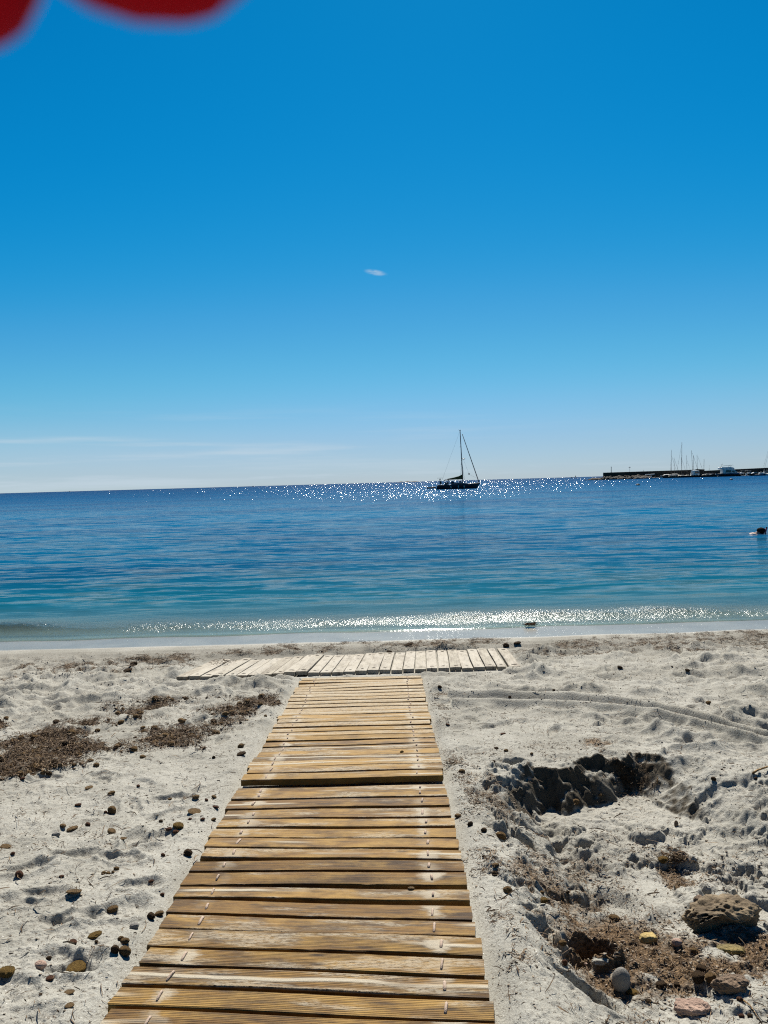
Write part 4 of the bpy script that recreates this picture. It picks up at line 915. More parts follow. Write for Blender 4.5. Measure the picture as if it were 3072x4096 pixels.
rock(2745, 3495, 24, (1, .8, .9), M_GREY, 'small dark pebble on smooth sand above the porous boulder', 15, 0.2, 3, 0.12, 0.2, 0.2, name='pebble', cat='pebble')
def twig(pts, label, r=0.0022):
    P = []
    for px, py, dz in pts: q = spot(px, py); P.append(q + Vector((0, 0, dz + r)))
    tag(MB().tube(P, [r * k for k in np.linspace(1.1, .6, len(P))], 6).build('twig', M_BALL, smooth=True), label, 'twig')
twig([(2968, 4000, 0), (3000, 4030, .004), (3025, 4065, .002), (3048, 4096, 0)], 'pale bent twig near the lowest pair of balls', 0.0026)
twig([(567, 3735, .002), (580, 3720, .006), (586, 3700, .003), (580, 3680, 0)], 'thin curled dark fibre beside the grey angular pebble', 0.0011)
twig([(2628, 3140, 0), (2632, 3128, .03)], 'short twig upright in the sand past the pit', 0.003)
twig([(3010, 3100, 0), (3030, 3092, .01), (3072, 3078, .01), (3110, 3068, .0)], 'long dark stick lying beside the torn tracks', 0.006)
# heap of dry weed on the low ground, scraps on the boards
def heap(px, py, L, W, n, label, seed, lift=0.03, dz=0.0):
    r = np.random.default_rng(seed); p = spot(px, py); mb = MB()
    for k in range(n):
        a = r.uniform(0, 6.28); q = Vector((r.normal(0, L / 2), r.normal(0, W / 2), 0)); e = abs(1 - (q.x / L) ** 2)
        b = p + q + Vector((0, 0, dz + 0.003 + r.random() * lift * max(0, e))); l = r.uniform(0.02, 0.06); w = r.uniform(.0014, .003)
        t = Vector((math.cos(a), math.sin(a), r.uniform(-.25, .25)))
        mb.tube([b - t * l / 2, b + Vector((0, 0, .004)), b + t * l / 2], [w * .6, w, w * .5], 4)
    tag(mb.build('seaweed_clump', M_WEED, smooth=True), label, 'seaweed')
heap(2695, 3450, 0.10, 0.05, 170, 'heap of stiff dry weed stems on the low sand above the boulder', 1, 0.045)
heap(895, 2662, 0.16, 0.16, 90, 'scatter of dark weed scraps on the pale platform', 2, 0.006, 0.045)
heap(1804, 3060, 0.05, 0.03, 30, 'tuft of dry weed beside the second boardwalk section', 3, 0.03)
heap(1440, 4030, 0.001, 0.001, 2, 'single dry weed stem on sand by the boards', 4, 0.003) if False else None
o = ball_at(1646, 3604, 30, M_TAN, 'flattened tan fibre tuft lying on a plank of the boardwalk', .5); o.location.z += 0.038; o.location.y += 0.03
o = ball_at(1608, 3030, 20, M_YEL, 'small yellow ball resting on the boardwalk before its raised edge', .8); o.location.z += 0.04

# ================================================================== BOATS, HARBOUR, SWIMMER
M_HULL_D = weathered('dark_hull_paint', (0.012, 0.016, 0.026), (0.020, 0.026, 0.036), 0.5, 0.35, 0.4)
M_HULL_W = weathered('white_hull_paint', (0.62, 0.63, 0.62), (0.50, 0.51, 0.50), 0.6, 0.35, 0.4)
M_HULL_B = weathered('blue_hull_paint', (0.05, 0.11, 0.19), (0.035, 0.08, 0.14), 0.6, 0.35, 0.4)
M_DECK = weathered('pale_deck', (0.62, 0.60, 0.55), (0.50, 0.47, 0.41), 1.5, 0.6, 0.3)
M_GLASS = weathered('dark_window_glass', (0.010, 0.014, 0.018), (0.016, 0.020, 0.026), 2, 0.12, 0.5)
M_SPAR = weathered('dark_spar', (0.045, 0.048, 0.052), (0.030, 0.032, 0.036), 2, 0.45, 0.4)
M_CANVAS = weathered('olive_canvas', (0.115, 0.085, 0.022), (0.060, 0.046, 0.014), 2.5, 0.85, 0.1)
M_BLUECAN = weathered('dark_blue_canvas', (0.014, 0.020, 0.040), (0.008, 0.012, 0.026), 2.5, 0.85, 0.1)
M_WHITECAN = weathered('white_canvas', (0.64, 0.63, 0.60), (0.46, 0.45, 0.43), 2.5, 0.85, 0.1)
M_BLACK = weathered('black_rubber', (0.012, 0.012, 0.013), (0.02, 0.02, 0.021), 3, 0.6, 0.3)
M_WALL = weathered('dark_harbour_wall', (0.065, 0.052, 0.040), (0.040, 0.033, 0.027), 0.25, 0.9, 0.1, 0.2, 1.5)
M_QUAY = weathered('dark_quay_face', (0.030, 0.026, 0.022), (0.016, 0.014, 0.012), 0.4, 0.9, 0.1, 0.2, 2.0)
M_BOULDER = weathered('dark_boulder', (0.105, 0.088, 0.070), (0.045, 0.038, 0.032), 0.6, 0.85, 0.15, 0.3, 2.0)
M_STEEL = weathered('galvanised_steel', (0.20, 0.21, 0.21), (0.14, 0.15, 0.15), 2, 0.5, 0.4)

def hull_sections(L, B, fb_bow, fb_st, draft=0.45, n=16, bow_over=0.07, stern_over=0.04, transom=0.72):
    """lofted hull along +X (bow); waterline z = 0; returns sections from stern to bow"""
    secs = []
    for i in range(n + 1):
        t = i / n
        w = (transom + (1 - transom) * min(1, t / 0.42) ** 0.8) if t < .42 else max(0.012, (1 - ((t - .42) / .58) ** 2.3))
        w *= B / 2
        fb = fb_st + (fb_bow - fb_st) * t ** 1.7 - 0.08 * math.sin(math.pi * t)
        zl = -draft * (1 - abs(2 * t - .95) ** 3)
        ring = []
        for k in range(11):
            a = k / 10.0; e = abs(2 * a - 1)
            z = zl + (fb - zl) * e ** 2.2; yy = w * math.copysign(min(1, e ** 0.55), a - .5)
            h = max(0, z) / max(fb, .1)
            x = L * (-0.5 + stern_over + t * (1 - bow_over - stern_over)) + L * (bow_over * h * t ** 4 - stern_over * h * (1 - t) ** 4)
            ring.append((x, yy, z))
        secs.append(ring)
    return secs
def hull_parts(root, L, B, fb, fs, mat, deckmat, **k):
    S = hull_sections(L, B, fb, fs, **k)
    MB().loft(S, False, False).add(S[0], [tuple(range(11))]).build('hull', mat, root, True)
    d = MB(); vs_ = []
    for r in S: vs_ += [(r[0][0], r[0][1] * .985, r[0][2] - 0.03), (0.5 * (r[0][0] + r[10][0]), 0, r[0][2] + 0.03), (r[10][0], r[10][1] * .985, r[10][2] - 0.03)]
    fs_ = []
    for i in range(len(S) - 1): fs_ += [(i * 3, i * 3 + 1, i * 3 + 4, i * 3 + 3), (i * 3 + 1, i * 3 + 2, i * 3 + 5, i * 3 + 4)]
    d.add(vs_, fs_).build('deck', deckmat, root)
    return S
def stay(mb, a, b, r): mb.tube([a, b], r, 5)

# --- the anchored yacht
P0 = on_sea(1836, 1955.5)
sb = thing('sailboat', 'dark hulled sailing yacht at anchor with bare mast and olive sail cover', 'sailboat', P0, math.radians(-4))
S = hull_parts(sb, 10.6, 3.1, 1.38, 1.12, M_HULL_D, M_DECK, bow_over=0.085, stern_over=-0.035)
MB().loft([[(x, y, z) for y, z in ((-w, 1.0), (-w * .86, h), (w * .86, h), (w, 1.0))] for x, w, h in ((-1.9, .95, 1.46), (-.6, .98, 1.58), (1.0, .80, 1.50), (2.2, .42, 1.26))]).build('cabin', M_HULL_B, sb)
MB().box((-.9, -.93, 1.30), (1.2, .12, .16)).box((0.5, -.86, 1.29), (.9, .14, .14)).box((-.9, .93, 1.30), (1.2, .12, .16)).box((0.5, .86, 1.29), (.9, .14, .14)).build('cabin_window', M_GLASS, sb)
MX, MT = 1.02, 14.35
mast = MB().tube([(MX, 0, 1.2), (MX - .12, 0, 5), (MX - .42, 0, MT)], [.125, .12, .10], 10).build('mast', M_SPAR, sb, True)
sp_ = MB()
for z, w in ((6.0, .95), (10.3, .70)):
    xx = MX - .12 - (z - 5) * .032; sp_.tube([(xx - .25, -w, z + .04), (xx, 0, z), (xx - .25, w, z + .04)], .035, 6)
sp_.build('spreader', M_SPAR, mast)
MB().ball((MX + .28, 0, 7.35), (.42, .30, .13)).box((MX + .0, 0, 7.3), (.3, .1, .06)).build('radar', M_SPAR, mast, True)
MB().box((MX - .42, 0, MT + .03), (.34, .12, .10)).tube([(MX - .6, 0, MT), (MX - .75, 0, MT + .35)], .015, 5).tube([(MX - .3, 0, MT), (MX - .25, 0, MT + .42)], .012, 5).build('masthead', M_SPAR, mast)
boom = MB().tube([(MX - .10, 0, 2.45), (MX - 3.75, 0, 2.38)], .09, 8).build('boom', M_SPAR, sb)
MB().loft([[(x, r * math.cos(a) * .6, zc + h * math.sin(a)) for a in np.linspace(0, 2 * math.pi, 11)[:-1]] for x, zc, h, r in ((MX - .08, 3.08, .62, .22), (MX - .35, 2.96, .50, .25), (MX - 1.0, 2.80, .36, .25), (MX - 2.2, 2.62, .25, .22), (MX - 3.2, 2.50, .18, .18), (MX - 3.85, 2.42, .13, .12))]).build('sail_cover', M_CANVAS, boom, True)
MB().tube([(MX - .15, 0, 1.5), (MX - 1.35, 0, 2.36)], .05, 6).build('boom_vang', M_SPAR, boom)
MB().tube([(4.95, 0, 1.45), (MX + .1, 0, MT - .9)], [.11, .075], 8).build('furled_jib', M_SPAR, sb, True)
rg = MB()
for s in (-1, 1):
    stay(rg, (MX - .2, s * 1.35, 1.1), (MX - .42, 0, MT - .1), .009); stay(rg, (MX - .8, s * 1.35, 1.1), (MX - .2, 0, 7.2), .009); stay(rg, (MX + .5, s * 1.35, 1.15), (MX - .2, 0, 7.2), .016)
    stay(rg, (-4.6, s * .8, 1.0), (MX - .45, 0, MT - .05), .009)
rg.build('rigging', M_STEEL, sb)
rl = MB()
for s in (-1, 1):
    pr = [(r[0 if s < 0 else 10][0], r[0 if s < 0 else 10][1] * .96, r[0][2]) for r in S[1:-1]]
    for p in pr[::2]: rl.tube([p, (p[0], p[1], p[2] + .55)], .014, 5)
    rl.tube([(p[0], p[1], p[2] + .55) for p in pr], .012, 5); rl.tube([(p[0], p[1], p[2] + .30) for p in pr], .009, 5)
rl.tube([(4.4, -.35, 1.35), (5.2, -.1, 2.0), (5.2, .1, 2.0), (4.4, .35, 1.35)], .02, 5)
rl.build('guard_rail', M_STEEL, sb)
ar = MB()
for s in (-1, 1): ar.tube([(-4.5, s * 1.0, 1.0), (-4.75, s * .95, 2.2), (-4.6, s * .8, 2.72)], .035, 6); ar.tube([(-4.1, s * 1.0, 1.0), (-4.6, s * .9, 2.4)], .03, 6)
ar.tube([(-4.75, -.95, 2.2), (-4.75, .95, 2.2)], .03, 6)
arch = ar.build('stern_arch', M_SPAR, sb)
MB().box((-4.55, 0, 2.80), (1.45, 2.1, .05)).build('solar_panel', M_BLACK, arch)
MB().box((-4.55, -.6, 1.75), (.38, .32, .5), bev=.05).box((-4.4, .6, 1.55), (.34, .3, .55), bev=.05).ball((-4.62, -.95, 2.45), (.16, .1, .22)).build('outboard', M_BLACK, arch)
bim = MB()
bim.loft([[(x, y, z - .18 * (y / 1.0) ** 2) for y in (-1.0, -.5, 0, .5, 1.0)] + [(x, y, z - .18 * y * y - .03) for y in (1.0, .5, 0, -.5, -1.0)] for x, z in ((-3.65, 2.20), (-3.35, 2.42), (-2.7, 2.40), (-2.35, 2.15))])
bmo = bim.build('bimini', M_BLUECAN, sb, True)
fr_ = MB()
for s in (-1, 1): fr_.tube([(-3.0, s * 1.0, 1.0), (-3.62, s * 1.0, 2.02)], .02, 5).tube([(-3.0, s * 1.0, 1.0), (-2.38, s * 1.0, 1.97)], .02, 5).tube([(-2.36, s * 1.0, 1.97), (-1.95, s * 1.0, 1.1)], .018, 5)
fr_.build('bimini_frame', M_SPAR, bmo)
MB().box((-3.2, 0, 1.25), (.5, .5, .9), bev=.08).ball((-2.7, .5, 1.45), (.22, .22, .34)).ball((-2.7, .5, 1.85), (.1, .11, .13)).build('steering_pedestal', M_BLACK, sb)
MB().loft([[(x, y, z) for y, z in ((-.9, 1.35), (-.75, h), (.75, h), (.9, 1.35))] for x, h in ((-1.95, 1.72), (-1.5, 1.98), (-1.15, 1.62))]).build('spray_hood', M_BLUECAN, sb)
MB().box((.35, -.2, 1.72), (.55, .5, .32), bev=.06).build('hatch', M_GLASS, sb)
ab = MB().ball((2.55, 0, 3.62), .20).build('anchor_ball', M_BLACK, sb, True)
MB().tube([(2.55, 0, 3.7), (MX + .05, 0, 7.6)], .012, 5).tube([(2.55, 0, 3.5), (4.3, 0, 2.6)], .012, 5).build('halyard', M_STEEL, ab)
fd = MB()
for x in (-2.0, -.2, 1.2): fd.ball((x, -1.52, .55), (.11, .11, .32), 8, 6)
fd.build('fender', M_WHITECAN, sb, True)
MB().tube([(5.1, 0, 1.25), (5.9, 0, 0.0)], .02, 5).build('anchor_chain', M_STEEL, sb)

# --- its dinghy
P = on_sea(1725, 1955.5)
dg = thing('dinghy', 'small dark inflatable dinghy trailing behind the anchored sailing yacht', 'dinghy', P, math.radians(-6))
tb = MB()
tb.tube([(-1.15, -.55, .30), (.4, -.55, .33), (.9, -.35, .38), (1.15, 0, .42), (.9, .35, .38), (.4, .55, .33), (-1.15, .55, .30)], [.17, .21, .21, .20, .21, .21, .17], 10)
tb.build('tube', M_BLACK, dg, True)
MB().box((-.15, 0, .14), (1.9, .95, .10)).box((-1.0, 0, .30), (.06, .95, .42)).build('floor', M_SPAR, dg)
MB().box((-.2, 0, .40), (.24, 1.0, .05), bev=.01).build('seat', M_SPAR, dg)
MB().box((-1.1, 0, .42), (.2, .2, .18), bev=.05).box((-1.1, 0, .1), (.08, .08, .5)).build('outboard', M_BLACK, dg)

# --- breakwater with its wall and boulders
WA, WB = on_sea(2418, 1921.0), on_sea(3300, 1898.0)
BWY = 432.0
def far_pt(px, py, y=BWY): return at_y(px, py, y)
def wall_block(px0, px1, t0, t1, name, label, y0, y1, mat=M_WALL, cat='wall', z0=-0.6, thick=3.0):
    a, b = far_pt(px0, t0, y0), far_pt(px1, t1, y1)
    w = MB()
    n = 14; secs = []
    for i in range(n + 1):
        t = i / n; x = a.x + (b.x - a.x) * t; y = a.y + (b.y - a.y) * t; z = a.z + (b.z - a.z) * t
        secs.append([(x, y, z0), (x, y, z - .25), (x, y - .12, z - .22), (x, y - .12, z), (x, y + thick, z), (x, y + thick, z0)])
    w.loft(secs)
    o = tag(w.build(name, mat), label, cat); return o
wall_block(2418, 2797, 1890.5, 1878.2, 'harbour_wall', 'long dark breakwater wall behind the boulders and moored masts', 440, 445)
wall_block(2793, 2818, 1876.6, 1877.4, 'wall_head', 'slightly higher dark block joining the two breakwater walls', 443, 443.5, thick=4)
wall_block(2816, 3420, 1883.0, 1854.5, 'harbour_wall', 'dark breakwater wall behind the motor yacht and small white boats', 444, 400)
q0, q1 = on_sea(2585, 1914.2), on_sea(3420, 1890.0)
wall_block(2590, 3420, 1907.5, 1880.5, 'quay', 'low dark quay along which the harbour boats are moored', 438, 381, M_QUAY, 'quay', thick=1.2)
r = np.random.default_rng(19)
bmeshes = []
for k in range(6):
    v, f = ico(2); v = v / (np.max(np.abs(v), axis=1)[:, None] ** .4); v = v * (1 + .22 * n3(v + k * 3, 1.2, 500 + k, 2))[:, None]
    me = mesh('boulder', v, f, False); me.materials.append(M_BOULDER); bmeshes.append(me)
cnt = 0
for k in range(130):
    t = r.random(); px = 2338 + 265 * t
    top = 1.7 * sstep(np.array(t), -0.05, .42) * (1 - .55 * sstep(np.array(t), .85, 1.0)) + .2
    dep = r.random()
    p = on_sea(px, 1921.5 - .022 * (px - 2340)); yy = 433 - 0.5 + 7.0 * dep
    s = r.uniform(.55, 1.25) * (1 if t > .1 else .7)
    o = link('boulder', bmeshes[k % 6]); o.location = (p.x * yy / p.y, yy, max(.05, float(top) * (0.15 + 0.85 * dep) - s * .3)); o.scale = (s * r.uniform(.8, 1.5), s, s * r.uniform(.5, .8)); o.rotation_euler = (r.uniform(-.4, .4), r.uniform(-.4, .4), r.uniform(0, 6))
    tag(o, 'dark angular boulder in the rubble mound at the breakwater head', 'boulder', 'boulders of the breakwater mound')
def pole(px, py0, py1, r0, label, name='post', lamp=False, y=441.0, mat=M_SPAR):
    a, b = far_pt(px, py1, y), far_pt(px, py0, y)
    if not lamp: return tag(MB().tube([a, a.lerp(b, .96), b], [r0, r0, r0 * .8], 8).box((b.x, b.y, b.z + .05), (r0 * 3, r0 * 3, .12)).build(name, mat), label, 'post')
    t = thing(name, label, 'lamp', a)
    MB().tube([(0, 0, 0), (0, 0, b.z - a.z)], r0, 6).build('pole', mat, t)
    h = b.z - a.z
    mb = MB().tube([(-.5, 0, h - .15), (.5, 0, h - .15)], .05, 5).tube([(0, -.4, h - .15), (0, .4, h - .15)], .05, 5)
    for x, y_ in ((-.5, 0), (.5, 0), (0, -.4), (0, .4)): mb.box((x, y_, h - .28), (.34, .34, .16), taper=.6)
    mb.ball((0, 0, h), .16); mb.build('lamp_head', mat, t)
pole(2445, 1867.5, 1891, .17, 'thick dark beacon post on the end of the breakwater wall', 'beacon_post')
pole(2519, 1868, 1890, .06, 'thin harbour lamp with a ring of lamp heads on the wall', 'harbour_lamp', True)
pole(2574.5, 1881, 1887, .06, 'short thin stub post on the breakwater wall between lamp and masts', 'post')

# --- moored sailing boats (masts over the wall)
def moored(px, top, base_px, label, stay_to=None, stay_top=None, r0=.085, L=9.0, mat=M_HULL_W, y=437.0, rz=1.5, cover=M_BLUECAN):
    b = on_sea(base_px, 1912.0 - .022 * (base_px - 2700)); b = Vector((b.x * y / b.y, y, 0))
    t = thing('moored_sailboat', label, 'sailboat', b, 0, 'sailing boats moored along the quay')
    hb = bpy.data.objects.new('hull_pivot', None)
    tp_ = far_pt(px, top, y) - b
    S_ = hull_sections(L, L * .31, 1.25, 1.0, n=10)
    ca, sa = math.cos(rz), math.sin(rz)
    rot = lambda p: (p[0] * ca - p[1] * sa, p[0] * sa + p[1] * ca, p[2])
    bpy.data.objects.remove(hb)
    S2 = [[rot(p) for p in s] for s in S_]
    MB().loft(S2, False, False).add(S2[0], [tuple(range(11))]).build('hull', mat, t, True)
    dm = MB(); vs_ = []
    for q in S2: vs_ += [q[0], q[10]]
    dm.add(vs_, [(i * 2, i * 2 + 1, i * 2 + 3, i * 2 + 2) for i in range(len(S2) - 1)]).build('deck', M_DECK, t)
    MB().loft([[rot((x, yy, z)) for yy, z in ((-w, 1.05), (-w * .85, h), (w * .85, h), (w, 1.05))] for x, w, h in ((-1.6, .85, 1.5), (.6, .8, 1.55), (1.7, .4, 1.25))]).build('cabin', M_DECK, t)
    ms = MB().tube([(0, 0, 1.1), tp_], [r0, r0 * .8], 7).build('mast', M_SPAR, t, True)
    MB().tube([(tp_.x * .62 - .5, -.1, tp_.z * .62), (tp_.x * .62 + .5, .1, tp_.z * .62)], .03, 5).build('spreader', M_SPAR, ms)
    if stay_to:
        q = far_pt(stay_to[0], stay_to[1], y) - b
        s0 = far_pt(stay_top[0], stay_top[1], y) - b
        d = (q - s0); k = (1.25 - s0.z) / d.z if d.z < -.1 else 1
        MB().tube([s0, s0 + d * max(k, 1)], [.035, .05], 5).build('furled_jib', M_SPAR, t)
    MB().tube([rot((0, 0, 2.0)), rot((-L * .36, 0, 1.95))], .17, 7).build('sail_cover', cover, t)
    return t
moored(2682.6, 1847.5, 2682.2, 'short thin mast standing just beside the first tall mast', r0=.05, L=6.5)
moored(2685, 1798.6, 2686, 'first tall mast of the group, its stay slanting to the shorter second mast', (2704.5, 1880.5), (2686.5, 1824), r0=.095)
moored(2696, 1831, 2698, 'mid height mast between the first tall mast and the tallest mast', (2712.5, 1880.5), (2697, 1834), r0=.08, L=7.5)
moored(2727.5, 1769, 2726.8, 'sailing boat with the tallest mast of the harbour and a light blue hull', (2708.5, 1880.5), (2726, 1780), r0=.12, L=12, mat=M_HULL_B, y=434.0)
moored(2725.8, 1830, 2727, 'shorter mast close against the tallest mast of the harbour', (2741.5, 1879.5), (2728, 1839), r0=.085, L=8)
moored(2746, 1821, 2748.5, 'lone mid height mast between the tallest mast and the leaning pair', (2760, 1877), (2749, 1843), r0=.075, L=8)
moored(2766, 1801.5, 2771.5, 'tall leaning mast behind the white cabin cruiser', (2787, 1865), (2769, 1811), r0=.10)
moored(2773.3, 1821, 2775, 'mid height mast standing against the tall leaning mast', (2789, 1873), (2774, 1824), r0=.085, L=8)
moored(2788.2, 1819, 2789.4, 'straight mast above the wall step with its stay slanting outward', (2808.5, 1874.5), (2791, 1825), r0=.09)
moored(2816.3, 1836, 2815.2, 'single thicker mast right after the wall step', r0=.10, L=8)
moored(2837.2, 1860, 2837.2, 'thinnest and lowest mast near the motor yacht', r0=.035, L=6)
moored(3079, 1800, 3080, 'sailing boat at the picture edge showing two slanting stays', (3060.5, 1865), (3074, 1812), r0=.10, L=11, y=398.0)
t = [o for o in COL.objects if o.name.startswith('moored_sailboat')][-1]
q0_, q1_ = far_pt(3072, 1804, 398) - t.location, far_pt(3054.5, 1867, 398) - t.location
MB().tube([q0_, q1_], .03, 5).build('backstay', M_SPAR, t)

# --- motor boats
def px_m(px, y): return px / FPX * y
def motor(px, label, L=7.0, B=2.5, fb=1.2, rz=0.0, mat=M_HULL_W, kind='cabin', y=432.0, canopy=None, name='motorboat', group='motor boats moored along the quay'):
    b = on_sea(px, 1912.0 - .0225 * (px - 2700)); b = Vector((b.x * y / b.y, y, 0))
    t = thing(name, label, 'motorboat', b, rz, group)
    hull_parts(t, L, B, fb, fb * .8, mat, M_DECK, n=10, transom=.85)
    if kind in ('cabin', 'hardtop'):
        MB().loft([[(x, yy, z) for yy, z in ((-w, fb * .8), (-w * .82, h), (w * .82, h), (w, fb * .8))] for x, w, h in ((-L * .12, B * .36, fb + .75), (L * .10, B * .36, fb + .85), (L * .30, B * .22, fb + .1))]).build('cabin', M_HULL_W, t)
        MB().box((0, -B * .335, fb + .42), (L * .2, .05, .34)).box((0, B * .335, fb + .42), (L * .2, .05, .34)).build('cabin_window', M_GLASS, t)
    if kind == 'hardtop':
        MB().box((-L * .06, 0, fb + 1.65), (L * .36, B * .74, .10), bev=.04).build('hard_top', M_HULL_W, t)
        mb = MB()
        for sx in (-.2, .08):
            for s in (-1, 1): mb.tube([(L * sx, s * B * .33, fb * .9), (L * sx, s * B * .33, fb + 1.62)], .04, 5)
        mb.build('top_frame', M_STEEL, t)
    if kind == 'open':
        MB().box((0, 0, fb + .35), (.7, .6, .9), bev=.08).build('console', M_HULL_W, t)
        MB().loft([[(x, yy, z) for yy, z in ((-.4, fb + .75), (-.34, fb + 1.15), (.34, fb + 1.15), (.4, fb + .75))] for x in (.28, .36)]).build('windscreen', M_GLASS, t)
    if canopy:
        MB().loft([[(x, yy * B * .48, z - .35 * yy * yy) for yy in (-1, -.5, 0, .5, 1)] + [(x, yy * B * .48, z - .35 * yy * yy - .04) for yy in (1, .5, 0, -.5, -1)] for x, z in ((-L * .42, fb + .55), (-L * .2, fb + 1.15), (L * .18, fb + 1.15), (L * .42, fb + .35))]).build('canopy', canopy, t, True)
    mb = MB().box((-L * .5 - .15, 0, .75), (.4, .45, .6), bev=.1).box((-L * .5 - .1, 0, .2), (.16, .16, .8)); mb.build('outboard', M_BLACK, t)
    return t
motor(2605, 'small pale blue skiff at the foot of the boulders under a pale beam', 4.6, 1.7, .8, 3.0, M_HULL_B, 'open', 429)
tag(MB().tube([far_pt(2580, 1899.2, 432), far_pt(2619, 1896.2, 432)], .22, 8).build('beam', M_WHITECAN), 'pale slanting beam lying over the small skiff', 'beam')
motor(2668, 'first boat under a pale hooped cover near the masts', 6.6, 2.3, 1.1, 0.1, M_HULL_W, 'plain', 436, M_WHITECAN)
motor(2700, 'second boat under a pale hooped cover beside the tallest mast', 7.2, 2.4, 1.2, 0.0, M_HULL_W, 'plain', 436, M_WHITECAN)
motor(2645, 'low white open boat lying flat along the quay', 7.5, 2.0, .75, 0.0, M_HULL_W, 'open', 434)
cc = motor(2779, 'white cabin cruiser seen stern on beneath the leaning masts', 8.5, 3.9, 1.5, 1.72, M_HULL_W, 'hardtop', 433)
MB().loft([[(x, yy, z) for yy, z in ((-w, 1.3), (-w * .8, h), (w * .8, h), (w, 1.3))] for x, w, h in ((-2.2, 1.75, 3.9), (1.2, 1.7, 4.1), (3.2, 1.1, 1.9))]).build('superstructure', M_HULL_W, cc)
MB().box((-2.28, 0, 2.7), (.05, 2.3, .8)).box((-2.2, 0, 3.5), (.2, 2.6, .28)).build('rear_window', M_GLASS, cc)
motor(2826, 'low white runabout directly after the wall step', 5.5, 2.1, 1.0, .1, M_HULL_W, 'cabin', 436)
motor(2846, 'white runabout with a dark canopy beside the motor yacht stern', 5.5, 2.1, 1.0, -.1, M_HULL_W, 'open', 432, M_BLUECAN)
motor(2864, 'small white boat tucked under the motor yacht stern', 4.5, 1.8, .9, .2, M_HULL_W, 'open', 430)
motor(2970, 'white cabin boat with a rounded roof ahead of the motor yacht', 6.0, 2.4, 1.3, 3.0, M_HULL_W, 'hardtop', 424)
motor(2996, 'white boat with a tall stern frame, third from the picture edge', 7.0, 2.5, 1.3, .2, M_HULL_W, 'hardtop', 420)
motor(3020, 'long low white boat before the boats at the picture edge', 7.5, 2.5, 1.1, 3.1, M_HULL_W, 'cabin', 415)
motor(3042, 'blue hulled boat in front of the sailing boat at the picture edge', 6.5, 2.4, 1.1, .1, M_HULL_B, 'cabin', 402)
motor(3062, 'white boat cut by the picture edge', 6.5, 2.4, 1.3, 3.0, M_HULL_W, 'hardtop', 403)
motor(2985, 'white tender floating flat in front of the quay', 5.5, 1.6, .6, 0, M_HULL_W, 'open', 408)

# --- the flybridge motor yacht
yb = 418.0
b = on_sea(2916, 1906.5); b = Vector((b.x * yb / b.y, yb, 0))
my = thing('motor_yacht', 'big flybridge motor yacht with dark saloon windows, largest of the harbour boats', 'motor yacht', b, math.radians(3))
S = hull_parts(my, 13.5, 4.2, 2.3, 1.75, M_HULL_B, M_DECK, n=14, transom=.9, bow_over=.10)
MB().loft([[(x, yy, z) for yy, z in ((-w, 1.8), (-w * .92, h), (w * .92, h), (w, 1.8))] for x, w, h in ((-4.3, 1.75, 4.15), (-1.0, 1.8, 4.15), (1.6, 1.65, 4.0), (4.6, 1.0, 2.2))]).build('saloon', M_HULL_W, my)
sw = MB()
for s in (-1, 1): sw.add([(-2.9, s * 1.83, 2.3), (.2, s * 1.85, 2.3), (.2, s * 1.76, 3.6), (-2.6, s * 1.74, 3.6)], [(0, 1, 2, 3)]); sw.add([(.9, s * 1.84, 2.5), (3.2, s * 1.55, 2.3), (1.9, s * 1.66, 3.2), (.9, s * 1.78, 3.3)], [(0, 1, 2, 3)])
sw.build('saloon_window', M_GLASS, my)
MB().loft([[(x, yy, z) for yy, z in ((-w, z0), (-w * 1.02, z1), (w * 1.02, z1), (w, z0))] for x, w, z0, z1 in ((-5.6, 1.6, 4.35, 4.95), (-4.9, 1.85, 4.0, 5.25), (0, 1.85, 4.12, 5.3), (1.8, 1.6, 4.1, 4.95), (2.9, 1.1, 3.7, 3.95))]).build('flybridge', M_HULL_W, my)
MB().box((-1.7, 0, 6.15), (4.4, 2.7, .16), bev=.07).build('bridge_top', M_WHITECAN, my)
mb = MB()
for x, lean in ((-3.5, -.1), (.2, .25)):
    for s in (-1, 1): mb.tube([(x, s * 1.2, 5.0), (x + lean, s * 1.15, 6.1)], .05, 5)
mb.tube([(.6, -1.2, 5.2), (.9, -1.1, 6.25), (1.5, -1.0, 6.5), (2.0, -1.0, 5.9)], .06, 5).tube([(.6, 1.2, 5.2), (.9, 1.1, 6.25), (1.5, 1.0, 6.5), (2.0, 1.0, 5.9)], .06, 5).build('top_frame', M_STEEL, my)
rm = MB().tube([(-4.0, 0, 4.9), (-4.1, 0, 6.6)], [.14, .08], 7).box((-4.1, 0, 6.75), (1.0, .3, .14), bev=.04).tube([(-3.7, 0, 6.7), (-3.65, 0, 7.9)], .02, 5).build('radar_mast', M_SPAR, my)
MB().ball((-5.2, -.4, 5.3), (.35, .3, .3)).box((-5.0, .3, 5.2), (.5, .6, .4), bev=.08).build('life_raft', M_BLACK, my, True)
MB().box((-7.1, 0, .5), (1.0, 3.4, .14), bev=.03).build('bathing_platform', M_DECK, my)
mb = MB().tube([(-6.6, -1.9, 1.0), (-4.2, -2.05, 1.15)], [.5, .55], 8).build('tender', M_BLACK, my, True)
mb = MB()
pr = [(q[0][0], q[0][1] * .95, q[0][2]) for q in S[6:]]
mb.tube([(p[0], p[1], p[2] + .65) for p in pr], .03, 5)
for p in pr: mb.tube([p, (p[0], p[1], p[2] + .65)], .025, 5)
mb.build('bow_rail', M_STEEL, my)

